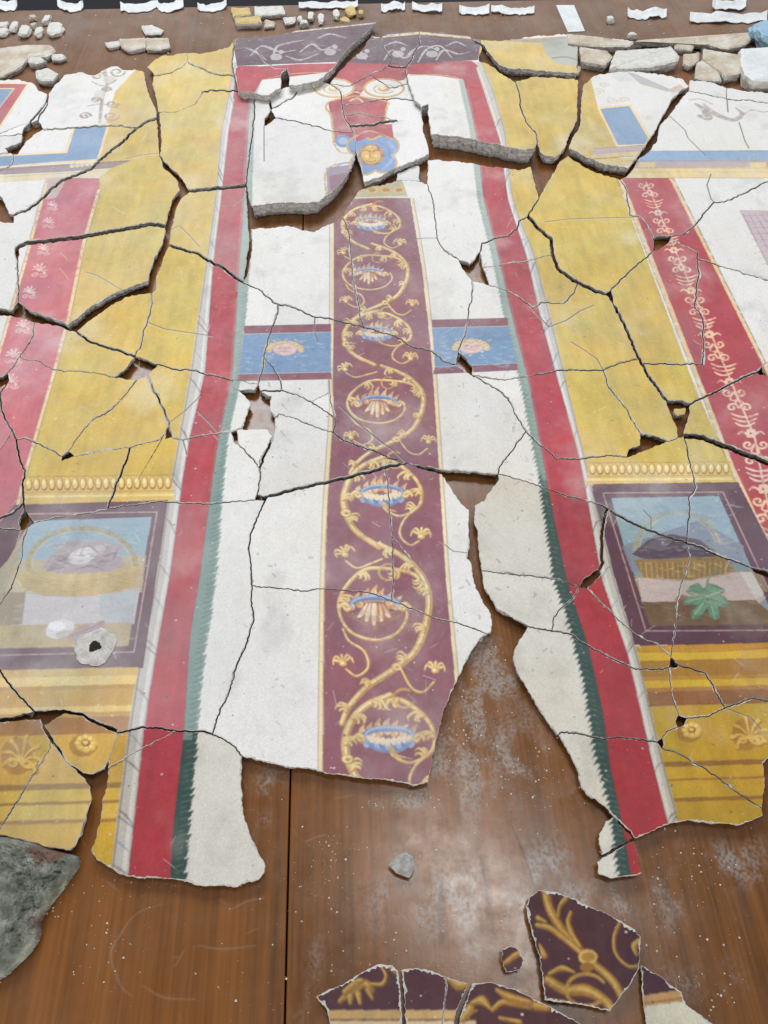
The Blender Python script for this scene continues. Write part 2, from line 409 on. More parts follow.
LABELS = """
19,103|piece with a red-bordered blue corner at the far upper left|0|0|0.186
99,100|white piece with grey scrolled ornament beside yellow, behind the blue corner strip|.004|0|0.186
39,113|tiny white sliver between the two uppermost left white pieces|0|0|0.186
15,130|thin white sliver under the red-bordered blue corner|0|0|0.186
8,141|small white triangular piece at the left edge under the red-bordered corner|.002|0|0.186
55,161|piece with an L-shaped blue strip around white and a cornice line below it|.002|0|0.186
5,160|small piece with blue strip end at the left edge|0|0|0.186
94,203|yellow and white piece with cornice stripes and the top of the pale red band|.002|0|0.155
209,139|tall yellow and red piece with marble rod, left of the big raised white piece|.002|0|.2
187,86|yellow piece with cloudy top, just under two small yellow chips|.001|0|0.174
168,63|small yellow chip, left of two at the top of the yellow column|.004|.002|0.174
215,60|yellow chip joined to the upper left corner of the frieze|.004|.002|0.174
292,56|raised long frieze piece, pale figures on mauve, thick broken right edge|.022|.012|.12
363,58|mauve and red frieze piece tucked between the raised frieze piece and the right frieze|0|0|.12
315,108|white piece with half of the left curled volute above the vase|.006|0|0.155
371,91|piece with the curled volutes above the red vase|.004|0|0.155
401,46|narrow mauve frieze piece with tan upper border|0|0|.12
466,92|thick raised piece with frieze, red corner, green hem and yellow side|.026|.004|0.136
535,53|yellow piece at the top with pale grey-blue figure, lying on the thick raised piece|.008|.004|0.174
294,159|big raised white piece with a small mauve corner box and thick ragged front edge|.020|.004|0.124
284,94|thin white sliver below the raised frieze piece|.002|0|0.155
388,135|raised piece with a golden lion mask on blue and the red vase|.012|.002|0.112
365,119|small red sliver of the vase above the lion mask|.005|.003|0.112
392,76|small piece of red lintel over the right volute|0|0|0.155
406,269|piece with white panel and the right top of the purple scroll pilaster|0|0|0.099
214,226|yellow and red piece with marble rod, under the tall yellow and red piece|.002|0|.18
306,270|white piece with the left top of the scroll pilaster, under the raised white piece|0|0|0.099
409,174|small bare white chunk wedged under the lion mask piece|-.003|-.003|0.124
477,203|white and red piece with green hem below the thick raised piece|0|0|0.099
84,269|yellow and pale red piece with two palmettes and a thick lower edge|.007|.001|0.124
206,319|yellow, red and white piece left of the blue strip with the left mask|0|0|0.093
120,324|triangular deep yellow piece above the square brown hole|0|0|0.074
73,352|yellow and pale red piece above the big five-sided yellow piece|0|0|0.093
13,340|small pale red piece with a palmette at the left edge|0|0|0.124
198,402|yellow and red piece with marble rod, right of the square brown hole|0|0|0.074
125,422|triangular yellow piece, left neighbour of the yellow and red rod piece|0|0|0.062
56,402|big yellow and pale red piece left of the triangular yellow one|0|0|0.087
243,385|small white and purple bit over the brown hole in the white panel|0|0|0.093
168,431|tiny yellow splinter beside the small black hole|0|0|0.062
187,472|yellow and red piece with right half of the left egg moulding|0|0|0.062
67,480|yellow piece with left half of the left egg moulding|0|0|0.062
10,477|pale red piece at the left edge beside the egg moulding|0|0|0.124
3,427|small pale red piece at the left edge above a dark crack|0|0|0.136
12,519|narrow chipped piece at the left edge by the corner of the dead bird picture|0|0|0.155
9,557|purple frame corner of a further picture at the left edge|0|0|0.093
132,613|large piece with the dead bird still life, holed at its lower corner|0|0|.12
393,394|large piece crossed by the scroll pilaster between the two blue mask strips|0|0|0.074
269,378|small piece with a bit of blue strip left of the scroll pilaster|0|0|0.087
299,409|small white piece right of the brown hole, under the left blue strip|0|0|0.074
255,442|small white kite-shaped piece below the brown hole|0|0|0.074
312,457|white and purple piece above the long grey-edged crack|.002|.001|0.062
325,404|small white and purple triangle left of a spiral of the pilaster|0|0|0.074
436,540|right pilaster piece with scroll flowers and white strip beside the open boards|0|0|0.056
326,537|white and purple piece under the long grey-edged crack|0|0|0.056
616,482|yellow and red piece with the right egg moulding, above the fig picture|0|0|0.037
538,532|white and red piece with dark green hem right of the open gap|0|0|0.019
343,683|large lower piece of white panel and scroll pilaster ending in bare boards|0|0|0.037
178,814|lower left leg of red band, green hem and white plaster|0|0|0.000
413,587|narrow purple wedge right of the sixth flower of the pilaster|0|0|0.056
134,741|small yellow corner with marble rod above the lower left leg|0|0|0.012
11,700|small yellow moulding wedge at the left edge under the bird picture|0|0|0.062
19,758|dark yellow piece with a carved palmette at the lower left|0|0|0.019
50,805|light yellow rounded piece lying over the green-grey mortar block|.004|0|0.087
80,745|shard with a golden rosette in the gap between yellow pieces|.002|0|0.037
550,110|raised yellow wedge between two other raised pieces at the top|.010|.002|0.136
-20,845|light yellow corner cut by the left edge below the rounded yellow piece|0|0|0.062
596,42|long tan edge piece at the top right of the yellow field|.001|0|0.186
622,114|raised piece with a slanted blue rectangle between yellow and white|.012|.004|0.124
708,89|narrow white edge piece behind the brown scroll ornament|0|0|0.155
591,226|big yellow piece with the top of the right red band|0|0|0.074
699,161|white piece with a brown scroll and cornice over the right red band|0|0|0.112
516,245|red and green-hemmed sliver with marble rod, upper one of two|0|0|0.087
542,334|red and yellow piece with marble rod, right of the right blue mask strip|0|0|0.074
533,280|red and marble piece, lower of the two slivers under the white and red piece|0|0|0.087
571,413|yellow and red piece with marble rod above the long crack|0|0|0.050
663,306|yellow and red piece left of the dark line in the right red band|0|0|0.050
721,335|piece of red band with white ornament and white panel, above the brown spot|0|0|0.050
641,399|yellow piece between the thin cracks and the diagonal gap|0|0|0.050
733,233|white piece with a faint mauve pattern corner at the right edge|0|0|0.087
734,416|red and white piece with white ornament above the grey-edged crack, right|0|0|0.050
728,503|yellow and red piece with part of the fig picture's blue sky|0|0|0.037
679,411|tiny yellow chip standing in the hole of the right yellow field|.001|0|0.037
765,368|tiny white bit at the right edge beside the red band|0|0|0.062
723,625|piece with the green fig leaf right half of the picture|0|0|0.012
641,578|piece with the left side of the fig picture and its marble rod|0|0|0.012
607,633|long thin red and purple piece under the fig picture piece|0|0|0.012
528,597|lower white piece with green hem right of the open gap|0|0|0.012
593,689|white, green and red piece with marble rod reaching the yellow mouldings|0|0|0.006
693,692|small yellow moulding piece just under the fig leaf|0|0|0.006
728,745|yellow moulding piece with a carved palmette at the right|0|0|0.006
653,784|lower right leg of red band with wide yellow moulding foot|0|0|0.000
612,835|small white and green tip, upper of the two below the right leg|0|0|0.000
620,862|small white, green and red tip at the very end of the right leg|0|0|0.000
582,951|loose dark purple piece with a golden branching stem on the boards|0|0|0.000
511,959|tiny loose purple chip with a gold stroke|-.002|-.002|0.000
666,1002|loose dark purple and white piece at the lower right|-.004|-.004|0.000
366,998|loose purple piece with a golden leaf and cream border, lower left|-.003|-.003|0.000
423,996|loose plain purple piece right of the golden leaf one|-.003|-.003|0.000
453,998|narrow purple strip with a cream border, between two loose pieces|-.003|-.003|0.000
507,1007|loose purple piece with lying golden leaves at the bottom edge|-.003|-.003|0.000
746,95|white edge piece at the right edge behind the cornice piece|0|0|0.155
"""
FACES_STUBS = build_faces(); STUBS = FACES_STUBS[1]
# ---------------------------------------------------------------- the painting, brushed stroke by stroke onto one sheet in table space
R = 1150.0; X0 = -1.28; Y0 = -.03; TW = 3000; TH = 3180
IMG = np.empty((TH, TW, 3), np.float32)
rs = np.random.RandomState(11)
def tx(px, py):
    q = plane(px, py); return (q[:, 0]-X0)*R, (q[:, 1]-Y0)*R
def vnoise(h, w, cx, cy=None, seed=0):
    cy = cy or cx; r = np.random.RandomState(seed); g = r.rand(int(h/cy)+3, int(w/cx)+3).astype(np.float32)
    y = np.arange(h, dtype=np.float32)/cy; x = np.arange(w, dtype=np.float32)/cx
    yi = y.astype(int); xi = x.astype(int); fy = y-yi; fx = x-xi; fy = (fy*fy*(3-2*fy))[:, None]; fx = (fx*fx*(3-2*fx))[None]
    a = g[yi]*(1-fy)+g[yi+1]*fy
    return a[:, xi]*(1-fx)+a[:, xi+1]*fx
def fbm(h, w, c, seed, n=4, asp=1.0):
    o = 0; s = 0; a = 1.0
    for i in range(n): o = o+a*vnoise(h, w, max(c/2**i, 1.5), max(c*asp/2**i, 1.5), seed+i); s += a; a *= .55
    return o/s
def box(x, y, m):
    return max(int(x.min()-m), 0), min(int(x.max()+m)+2, TW), max(int(y.min()-m), 0), min(int(y.max()+m)+2, TH)
NZ = None; WEAR = 0.0
def mix(sl, m, col, a):
    if NZ is not None and WEAR: m = m*np.clip(1-WEAR+(NZ[sl]-.30)*5*WEAR, 1-WEAR, 1)
    m = (m*a)[..., None]; IMG[sl] = IMG[sl]*(1-m)+np.array(S(*col), np.float32)*m
def fillp(pts, col, a=1.0, soft=1.2):
    p = np.array(pts, float); x, y = tx(p[:, 0], p[:, 1]); x0, x1, y0, y1 = box(x, y, 2)
    if x1 <= x0 or y1 <= y0: return
    gx = np.arange(x0, x1)[None]+.5; gy = np.arange(y0, y1)[:, None]+.5; m = np.zeros((y1-y0, x1-x0), bool)
    for i in range(len(x)):
        ax, ay, bx, by = x[i-1], y[i-1], x[i], y[i]
        if ay == by: continue
        m ^= ((ay > gy) != (by > gy)) & (gx < (bx-ax)*(gy-ay)/(by-ay)+ax)
    global WEAR
    k = WEAR; WEAR = 0; mix((slice(y0, y1), slice(x0, x1)), m.astype(np.float32), col, a); WEAR = k
def cr(pts, n=6):
    p = np.array(pts, float)
    if len(p) < 3: return p
    q = np.vstack([2*p[0]-p[1], p, 2*p[-1]-p[-2]]); o = []
    for i in range(1, len(q)-2):
        for k in range(n):
            t = k/n; a, b, c, d = q[i-1], q[i], q[i+1], q[i+2]
            o.append(.5*(2*b+(c-a)*t+(2*a-5*b+4*c-d)*t*t+(3*b-a-3*c+d)*t**3))
    o.append(p[-1]); return np.array(o)
def stroke(pts, col, w, a=1.0, sm=True, n=5):
    """w: a width in photograph pixels or a list of widths spread along the stroke"""
    p = cr(pts, n) if sm else np.array(pts, float)
    x, y = tx(p[:, 0], p[:, 1]); x2, _ = tx(p[:, 0]+1, p[:, 1]); s = np.abs(x2-x)
    w = np.atleast_1d(np.array(w, float)); ww = np.interp(np.linspace(0, 1, len(x)), np.linspace(0, 1, len(w)), w)*s/2 if len(w) > 1 else w[0]*s/2
    x0, x1, y0, y1 = box(x, y, ww.max()+2)
    if x1 <= x0 or y1 <= y0: return
    M = np.zeros((y1-y0, x1-x0), np.float32)
    for i in range(len(x)-1):
        m = max(ww[i], ww[i+1])+2
        a0, a1 = max(int(min(x[i], x[i+1])-m), x0), min(int(max(x[i], x[i+1])+m)+2, x1)
        b0, b1 = max(int(min(y[i], y[i+1])-m), y0), min(int(max(y[i], y[i+1])+m)+2, y1)
        if a1 <= a0 or b1 <= b0: continue
        gx = np.arange(a0, a1, dtype=np.float32)[None]+.5; gy = np.arange(b0, b1, dtype=np.float32)[:, None]+.5
        dx, dy = x[i+1]-x[i], y[i+1]-y[i]; L = dx*dx+dy*dy+1e-9
        t = np.clip(((gx-x[i])*dx+(gy-y[i])*dy)/L, 0, 1); d = np.hypot(gx-x[i]-t*dx, gy-y[i]-t*dy)
        v = np.clip(ww[i]*(1-t)+ww[i+1]*t-d+.6, 0, 1); sub = M[b0-y0:b1-y0, a0-x0:a1-x0]; np.maximum(sub, v, out=sub)
    mix((slice(y0, y1), slice(x0, x1)), M, col, a)
def ell(cx, cy, rx, ry, col, a=1.0, rot=0, n=24):
    t = np.linspace(0, 2*math.pi, n, endpoint=False); c, s = math.cos(rot), math.sin(rot)
    fillp([(cx+rx*math.cos(u)*c-ry*math.sin(u)*s, cy+rx*math.cos(u)*s+ry*math.sin(u)*c) for u in t], col, a)
def arc(cx, cy, rx, ry, d0, d1, col, w, a=1.0, n=14):
    t = np.radians(np.linspace(d0, d1, n)); stroke([(cx+rx*math.cos(u), cy-ry*math.sin(u)) for u in t], col, w, a, n=2)
def dabs(x0, x1, y0, y1, cols, n, L, w, a):
    for _ in range(n):
        x = rs.uniform(x0, x1); y = rs.uniform(y0, y1); u = rs.uniform(-.6, .6); l = L*rs.uniform(.4, 1.2)
        stroke([(x, y), (x+l*.5, y+l*.25*math.sin(u)+.6), (x+l*math.cos(u), y+l*.5*math.sin(u))], cols[rs.randint(len(cols))], [w*.4, w, w*.3], a, n=3)
def at(line, y):                              # x of an edge line at row y
    return float(np.interp(y, [q[1] for q in line], [q[0] for q in line]))
def ext(line, y0, y1):
    out = []
    (xa, ya), (xb, yb) = line[0], line[1]; (xc, yc), (xd, yd) = line[-2], line[-1]
    def X(y):
        if y < ya: return xa+(xb-xa)*(y-ya)/(yb-ya)
        if y > yd: return xd+(xd-xc)*(y-yd)/(yd-yc)
        return at(line, y)
    return [(X(y0), y0)]+[q for q in line if y0 < q[1] < y1]+[(X(y1), y1)]
def between(A, B, y0, y1, col, a=1.0):
    fillp(ext(A, y0, y1)+ext(B, y0, y1)[::-1], col, a)
WHITE = (226, 222, 217); YEL = (202, 164, 40); YEL2 = (205, 174, 74); RED = (172, 46, 60); PUR = (132, 70, 84); GRN = (46, 76, 72); BLU = (112, 144, 180)
CREAM = (232, 208, 160); MARB = (196, 190, 184); OCH = (176, 126, 44); MAUV = (140, 108, 112); GOLD = (206, 162, 82); GLT = (242, 222, 168); GSH = (132, 92, 56)
IMG[:] = S(*WHITE)
NZ = fbm(TH, TW, 9, 301, 3)
# edges that run the length of the fresco (photograph pixels)
LY = [(135,70),(115,92),(106,124),(98,160),(100,190),(85,242),(69,320),(53,380),(26,474),(13,530)]
LCR = [(45,184),(24,262),(0,346),(-26,436)]
LMY = [(233,62),(229,91),(221,130),(215,200),(206,262),(190,372),(169,492),(156,580),(138,666),(128,731),(112,856),(108,890)]
LMR = [(238,62),(235,96),(229,130),(221,200),(213,268),(205,372),(190,437),(182,484),(170,575),(154,666),(144,731),(128,877),(126,890)]
LRG = [(257,72),(251,99),(246,167),(243,215),(239,268),(232,376),(219,437),(209,505),(200,575),(190,638),(184,728),(173,830),(169,892)]
LGW = [(262,80),(255,99),(252,182),(251,242),(246,307),(238,388),(227,437),(220,500),(214,580),(205,640),(199,690),(195,740),(190,795),(182,892)]
RGW = [(458,78),(470,130),(478,200),(492,255),(505,320),(522,388),(541,484),(555,580),(571,625),(586,687),(597,755),(610,802),(618,862),(622,885)]
RRG = [(463,76),(476,135),(484,200),(498,255),(513,320),(530,388),(549,492),(567,580),(589,648),(603,713),(610,765),(620,813),(632,880)]
RMR = [(474,62),(500,141),(508,200),(526,255),(541,320),(560,388),(580,458),(602,580),(628,656),(653,765),(668,823),(680,880)]
RMY = [(479,60),(492,84),(505,130),(513,200),(533,250),(552,320),(568,388),(591,484),(614,575),(638,656),(664,765),(680,823),(692,880)]
RY = [(590,76),(598,108),(614,147),(621,190),(696,390),(727,458),(737,484),(768,549),(790,592)]
RYR = [(620,176),(626,190),(704,390),(734,468),(768,540),(800,605)]
RRW = [(668,176),(673,184),(768,374),(800,438)]
# yellow fields
between(LY, LMY, 40, 505, YEL2); between(RMY, RY, 40, 490, YEL2)
fillp([(150,50),(235,36),(232,66),(190,80),(150,80)], YEL2)
fillp([(484,44),(568,36),(568,74),(505,68)], YEL2); fillp([(505,74),(584,74),(600,140),(520,160)], YEL2)
fillp([(584,84),(592,84),(598,108),(616,147),(624,178),(560,170)], YEL2)
fillp([(484,40),(540,38),(568,36),(568,44),(520,42)], (150,128,104), .8)
fillp([(541,42),(580,36),(580,66),(556,64),(546,54)], (158,170,166), .8); stroke([(553,58),(566,57),(578,60)], (110,96,98), 3, .8)
fillp([(150,505),(170,500),(146,668),(128,668)], (98,62,78)); between(RMY, RY, 486, 645, (88,48,66)); between(LMY, LMR, 62, 890, MARB); between(RMY, RMR, 62, 880, MARB)
between(LMR, LRG, 66, 890, RED); between(RRG, RMR, 66, 880, RED)
def green(y, left=True):
    t = min(1, max(0, (y-110)/400)); c = tuple(int(a*(1-t)+b*t) for a, b in zip((172, 182, 176), (112, 140, 132)))
    return GRN if y > (730 if left else 476) else c
for y in range(80, 880, 20): between(LRG, LGW, max(y, 84), y+20.4, green(y)); between(RGW, RRG, y, y+20.4, green(y, False))
for y in np.arange(96, 882, 1):                 # the leafy, saw-toothed hem of the two green bands
    pass
y = 100.0
while y < 886:
    sc = .42+.58*(y/800.0); st = 4.6*sc
    st = rs.uniform(4.4, 7.6)*sc; tf = .25+.75*min(1, max(0, (y-150)/380)); jl, jr = rs.uniform(.7, 1.35)*tf, rs.uniform(.7, 1.35)*tf
    x = at(LGW, y); fillp([(x-3*sc, y+st*.55), (x+1.5*sc*jl, y+st*.3), (x+4.4*sc*jl, y-st*.8), (x+1*sc*tf, y-st*.55), (x-3*sc, y-st*.5)], green(y))
    x = at(RGW, y)
    if y < 876: fillp([(x+3*sc, y-st*.55), (x-1.5*sc*jr, y-st*.3), (x-4.6*sc*jr, y+st*.8), (x-1.6*sc*tf, y+st*.4), (x+3*sc, y+st*.55)], green(y, False))
    for L in (LGW, RGW):
        xx = at(L, y)+(-4 if L is LGW else 4)*sc; d = 1 if L is LGW else -1; stroke([(xx-5*sc*d, y+2*sc), (xx-1*sc*d, y+2*sc), (xx+4*sc*d, y-1.5*sc)], (34,62,60), [.6*sc, 1.4*sc, .5], .6*tf); stroke([(xx-4*sc*d, y+4*sc), (xx+3*sc*d, y+2*sc)], (116,142,132), .8*sc, .5, sm=False)
    y += st
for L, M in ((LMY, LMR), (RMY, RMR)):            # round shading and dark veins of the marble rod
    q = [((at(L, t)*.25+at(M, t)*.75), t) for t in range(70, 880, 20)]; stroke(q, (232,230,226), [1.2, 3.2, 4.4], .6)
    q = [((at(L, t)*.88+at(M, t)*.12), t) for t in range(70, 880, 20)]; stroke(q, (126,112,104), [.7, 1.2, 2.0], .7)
    k = 0
    for t in (96,118,150,168,205,240,262,318,352,380,430,475,520,566,598,640,690,735,762,812,842,866):
        l, m = at(L, t), at(M, t+9); k += 1; r = L is RMY
        stroke([(l, t+(0 if r else -3)), ((l+m)/2+rs.uniform(-1, 1), t+3), (m, t+rs.uniform(8, 16))], (104,86,96) if k % 3 else (118,146,170), [.5, 1.0+t/700, .5], rs.uniform(.35, .8))
        if k % 4 == 0: stroke([(l, t+4), (m, t+16)], (92,66,80), [1, 3.2, 1], .8)
for L in (LRG, RRG, LMR, RMR):
    stroke([q for q in L if 66 < q[1] < 886], (88,36,48), .8, .35)
for L, dx in ((LGW, -2.5), (RGW, 2.5), (LRG, 1), (RRG, -1)):   # the green is worn thin towards the far end
    for y0_, a_ in ((90, .2), (200, .2), (300, .16), (400, .1)):
        stroke([(at(L, t)+dx, t) for t in range(y0_, y0_+105, 15)], (176,186,176), 6.5, a_)
# centre pilaster
PL = [(327,160),(331,198),(334,224),(334,320),(333,390),(334,406),(328,500),(325,580),(324,648),(323,790)]
PR = [(404,178),(410,198),(422,268),(430,340),(434,390),(440,484),(446,580),(456,690),(466,800)]
between(PL, PR, 198, 800, PUR)
q = [(x-1.4-y/700, y) for x, y in PL if y > 190]; stroke(q, CREAM, [2.2, 4.6], 1, n=3); stroke([(x-2.6, y) for x, y in q], (120,104,70), .7, .8, n=3); stroke([(x+1.8, y) for x, y in q], (90,60,56), .6, .8, n=3)
q = [(x+1.2+y/800, y) for x, y in PR if y > 190]; stroke(q, CREAM, [2, 3.6], 1, n=3); stroke([(x+1.9, y) for x, y in q], (110,96,66), .7, .8, n=3)
# blue strips with masks
def strip(q, bar, lite):
    fillp(q, BLU); (a, b, c, d) = q
    up = [(a[0], a[1]-bar), (b[0], b[1]-bar)]; fillp([up[0], up[1], b, a], PUR); fillp([d, c, (c[0]+1, c[1]+bar-1), (d[0]-2, d[1]+bar-1)], PUR)
    for u, v in ((a, b), (d, c)): stroke([u, v], (200,196,190), .8, .8, sm=False)
    stroke([up[0], up[1]], (60,44,50), .6, .7, sm=False); stroke([(d[0]-2, d[1]+bar-1), (c[0]+1, c[1]+bar-1)], (60,44,50), .6, .7, sm=False)
strip([(244,334),(331,332),(331,372),(239,374)], 8, 0); strip([(432,328),(508,326),(517,363),(435,367)], 8, 0)
def mask(cx, cy, s):
    for k in range(11):
        u = math.radians(k*18); ell(cx+16*s*math.cos(u), cy-7*s*math.sin(u)+2, 3.2*s, 2.6*s, (214,190,150))
        stroke([(cx+13*s*math.cos(u), cy-6*s*math.sin(u)+2), (cx+19*s*math.cos(u), cy-9*s*math.sin(u)+2)], (166,128,82), .8, .8, sm=False)
    ell(cx, cy+1, 12*s, 6.5*s, (214,186,182)); stroke([(cx-6*s, cy+.4), (cx-4*s, cy-.4*s), (cx-2*s, cy+.4)], (150,118,122), 1.1*s, .7); stroke([(cx+2*s, cy+.4), (cx+4*s, cy-.4*s), (cx+6*s, cy+.4)], (150,118,122), 1.1*s, .7); stroke([(cx-2.4*s, cy+3.8*s), (cx+2.4*s, cy+3.8*s)], (176,120,120), 1, .7, sm=False); ell(cx-5*s, cy+2.4*s, 2.6*s, 1.6*s, (216,168,162), .7); ell(cx+5*s, cy+2.4*s, 2.6*s, 1.6*s, (216,168,162), .7); stroke([(cx-11*s, cy-1*s), (cx-5*s, cy-5*s), (cx+4*s, cy-5.4*s), (cx+11*s, cy-1*s)], (206,176,120), 2.2*s, .8)
    stroke([(cx, cy-1), (cx+.5, cy+2)], (170,132,130), .8, sm=False)
for x0, x1 in ((244,331),(434,514)):
    dabs(x0, x1, 335, 371, [(150,172,196),(92,124,166),(186,194,200),(112,142,178)], 90, 9, 2.6, .35)
mask(285, 348, 1.0); mask(471, 346, 1.0)
for x in (285, 471): dabs(x-13, x+13, 341, 356, [(224,206,196),(196,164,158),(236,226,214)], 16, 4, 1.8, .5); dabs(x-19, x+19, 338, 345, [(206,176,120),(160,124,76),(232,214,170)], 22, 4, 1.6, .6)
# the vine scroll on the pilaster
WEAR = .45
def gold(pts, w, dark=True):
    w = np.atleast_1d(w)
    w = w*.9
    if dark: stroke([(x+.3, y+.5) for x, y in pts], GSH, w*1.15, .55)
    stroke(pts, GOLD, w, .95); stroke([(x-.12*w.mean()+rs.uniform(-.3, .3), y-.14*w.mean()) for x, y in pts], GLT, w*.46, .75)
def leaf(x, y, ang, L, w=2.0, curl=.5):
    a = math.radians(ang); b = a+curl
    gold([(x, y), (x+L*.55*math.cos(a), y-L*.45*math.sin(a)), (x+L*.95*math.cos(b), y-L*.8*math.sin(b)), (x+L*1.0*math.cos(b+curl*.6), y-L*.72*math.sin(b+curl*.6))], [w, w*1.3, w*.8, .5])
def flower(x, y, s, ang=90):
    for d in (-70, -38, 0, 38, 70):
        a = math.radians(ang+d); l = (7.4 if d == 0 else 8.2)*s; c = math.radians(ang+d*1.5)
        gold([(x, y+1*s), (x+l*.6*math.cos(a), y-l*.62*math.sin(a)), (x+l*math.cos(a), y-l*.85*math.sin(a)), (x+l*1.12*math.cos(c), y-l*.72*math.sin(c))], [1.8*s, 3*s, 2.4*s, .9*s])
    ell(x, y+1.6*s, 3.2*s, 2.2*s, GOLD); ell(x-.5*s, y+1*s, 1.8*s, 1.1*s, GLT)
FLAME = [(222,172,118), (214,156,92), (228,190,146), (206,166,98)]
def crown(cx, cy, s, kind):
    q = lambda v: v*s
    for d in (-3, -2, -1, 0, 1, 2, 3):            # flames above
        x = cx+q(d*4.3+rs.uniform(-.8, .8)); y = cy-q(3.6-abs(d)*1.3); h = q(6.2+rs.uniform(-1, 1.4)-abs(d)*.5); c = FLAME[rs.randint(4)]
        stroke([(x-q(.4), y+q(2)), (x+d*.5*s-q(1.3), y-h*.35), (x+d*.8*s+q(.7), y-h)], c, [4.2*s, 3.6*s, .5*s]); stroke([(x+q(.6), y+q(1.4)), (x+d*.6*s, y-h*.5)], (238,220,190), [1.6*s, .7*s], .8)
        stroke([(x+q(2), y+q(2)), (x+q(2.1)+d*.4*s, y-q(1))], (150,104,88), .8*s, .6, sm=False)
    if kind == 'B':
        for d in (-2, 2, -1, 1, 0):
            L = 15-abs(d)*2.2; e = d*2.3
            stroke([(cx+q(d*1.8), cy+q(1)), (cx+q(d*3.0), cy+q(5)), (cx+q(d*3.4+e*.5), cy+q(L-2)), (cx+q(d*3.4+e*1.9+rs.uniform(-1, 1)), cy+q(L-3.4*abs(d)/2))], (150,96,70), [4.6*s, 5.4*s, 4.2*s, 1.6*s])
            stroke([(cx+q(d*1.8-.4), cy+q(1)), (cx+q(d*3.0-.6), cy+q(5)), (cx+q(d*3.4+e*.4-.5), cy+q(L-3))], (238,216,188), [2.4*s, 3.2*s, 1.8*s], .95)
            stroke([(cx+q(d*2.4+1), cy+q(2)), (cx+q(d*3.2+1.2), cy+q(L-5))], (214,160,96), [1*s, 1.2*s], .8)
    else:
        for d in range(-4, 5):
            ell(cx+q(d*3.1), cy+q(6.5-abs(d)*.5), 2.6*s, 3.4*s, (96,120,166) if d % 2 else (150,170,200)); ell(cx+q(d*3.1-.4), cy+q(4.6-abs(d)*.5), 1.9*s, 2.2*s, (226,206,176)); 
        stroke([(cx-q(13), cy+q(4)), (cx-q(6), cy+q(9)), (cx+q(6), cy+q(9.4)), (cx+q(13), cy+q(4))], (116,138,182), 2.0*s, .85); stroke([(cx+q(1), cy+q(8)), (cx+q(4), cy+q(12)), (cx+q(9), cy+q(13.5))], GOLD, [2.6*s, 2*s, 1*s])
    u = np.radians(np.linspace(196, -16, 12))
    stroke([(cx+q(14.5)*math.cos(t), cy+q(1.4)-q(4.6)*math.sin(t)) for t in u], (98,122,168), [2.6*s, 4.2*s, 2.6*s]); stroke([(cx+q(13.5)*math.cos(t), cy+q(.8)-q(4.9)*math.sin(t)) for t in u], (170,184,210), [.8*s, 1.7*s, .8*s], .85)
    for sg in (-1, 1): leaf(cx+sg*q(15), cy+q(2), 90-sg*50, 5.5*s, 2.6*s, -sg*.8); leaf(cx+sg*q(14), cy+q(3), 270+sg*60, 4*s, 2.2*s, sg*.7)
TB = dict(main=[(4,-59),(22,-50),(39,-37),(52,-16),(53,11),(42,45),(22,64),(-8,84),(-26,104),(-33,120)], ring=[(52,-14),(40,-28),(17,-34),(-11,-33),(-32,-12),(-36,9),(-24,29),(1,37),(22,30),(32,14),(29,1)],
          fl=[((-32,59),[(-32,26),(-26,38),(-11,48),(-7,64),(-18,73),(-29,66)],100), ((60,66),[(24,62),(36,84),(48,89),(59,79)],85)])
TA = dict(main=[(1,-34),(-18,-26),(-31,-14),(-38,4),(-36,22),(-26,40),(-3,56)], ring=[(-4,-30),(12,-29),(30,-16),(39,-1),(37,15),(20,25),(5,20),(0,13)],
          fl=[((39,44),[(37,15),(22,29),(18,44),(28,54),(37,50)],85), ((-37,62),[(-36,70),(-25,77),(-10,72),(0,68)],120)])
UN = [('A',371,221,.74,.50,.95),('B',369,272,.72,.48,.95),('A',377,331,.86,.60,1.0),('B',378,401,.84,.60,1.3),('A',382,491,1,1,1.5),('B',375,603,1,1,1.75),('A',389,734,1.15,1.15,1.75)]
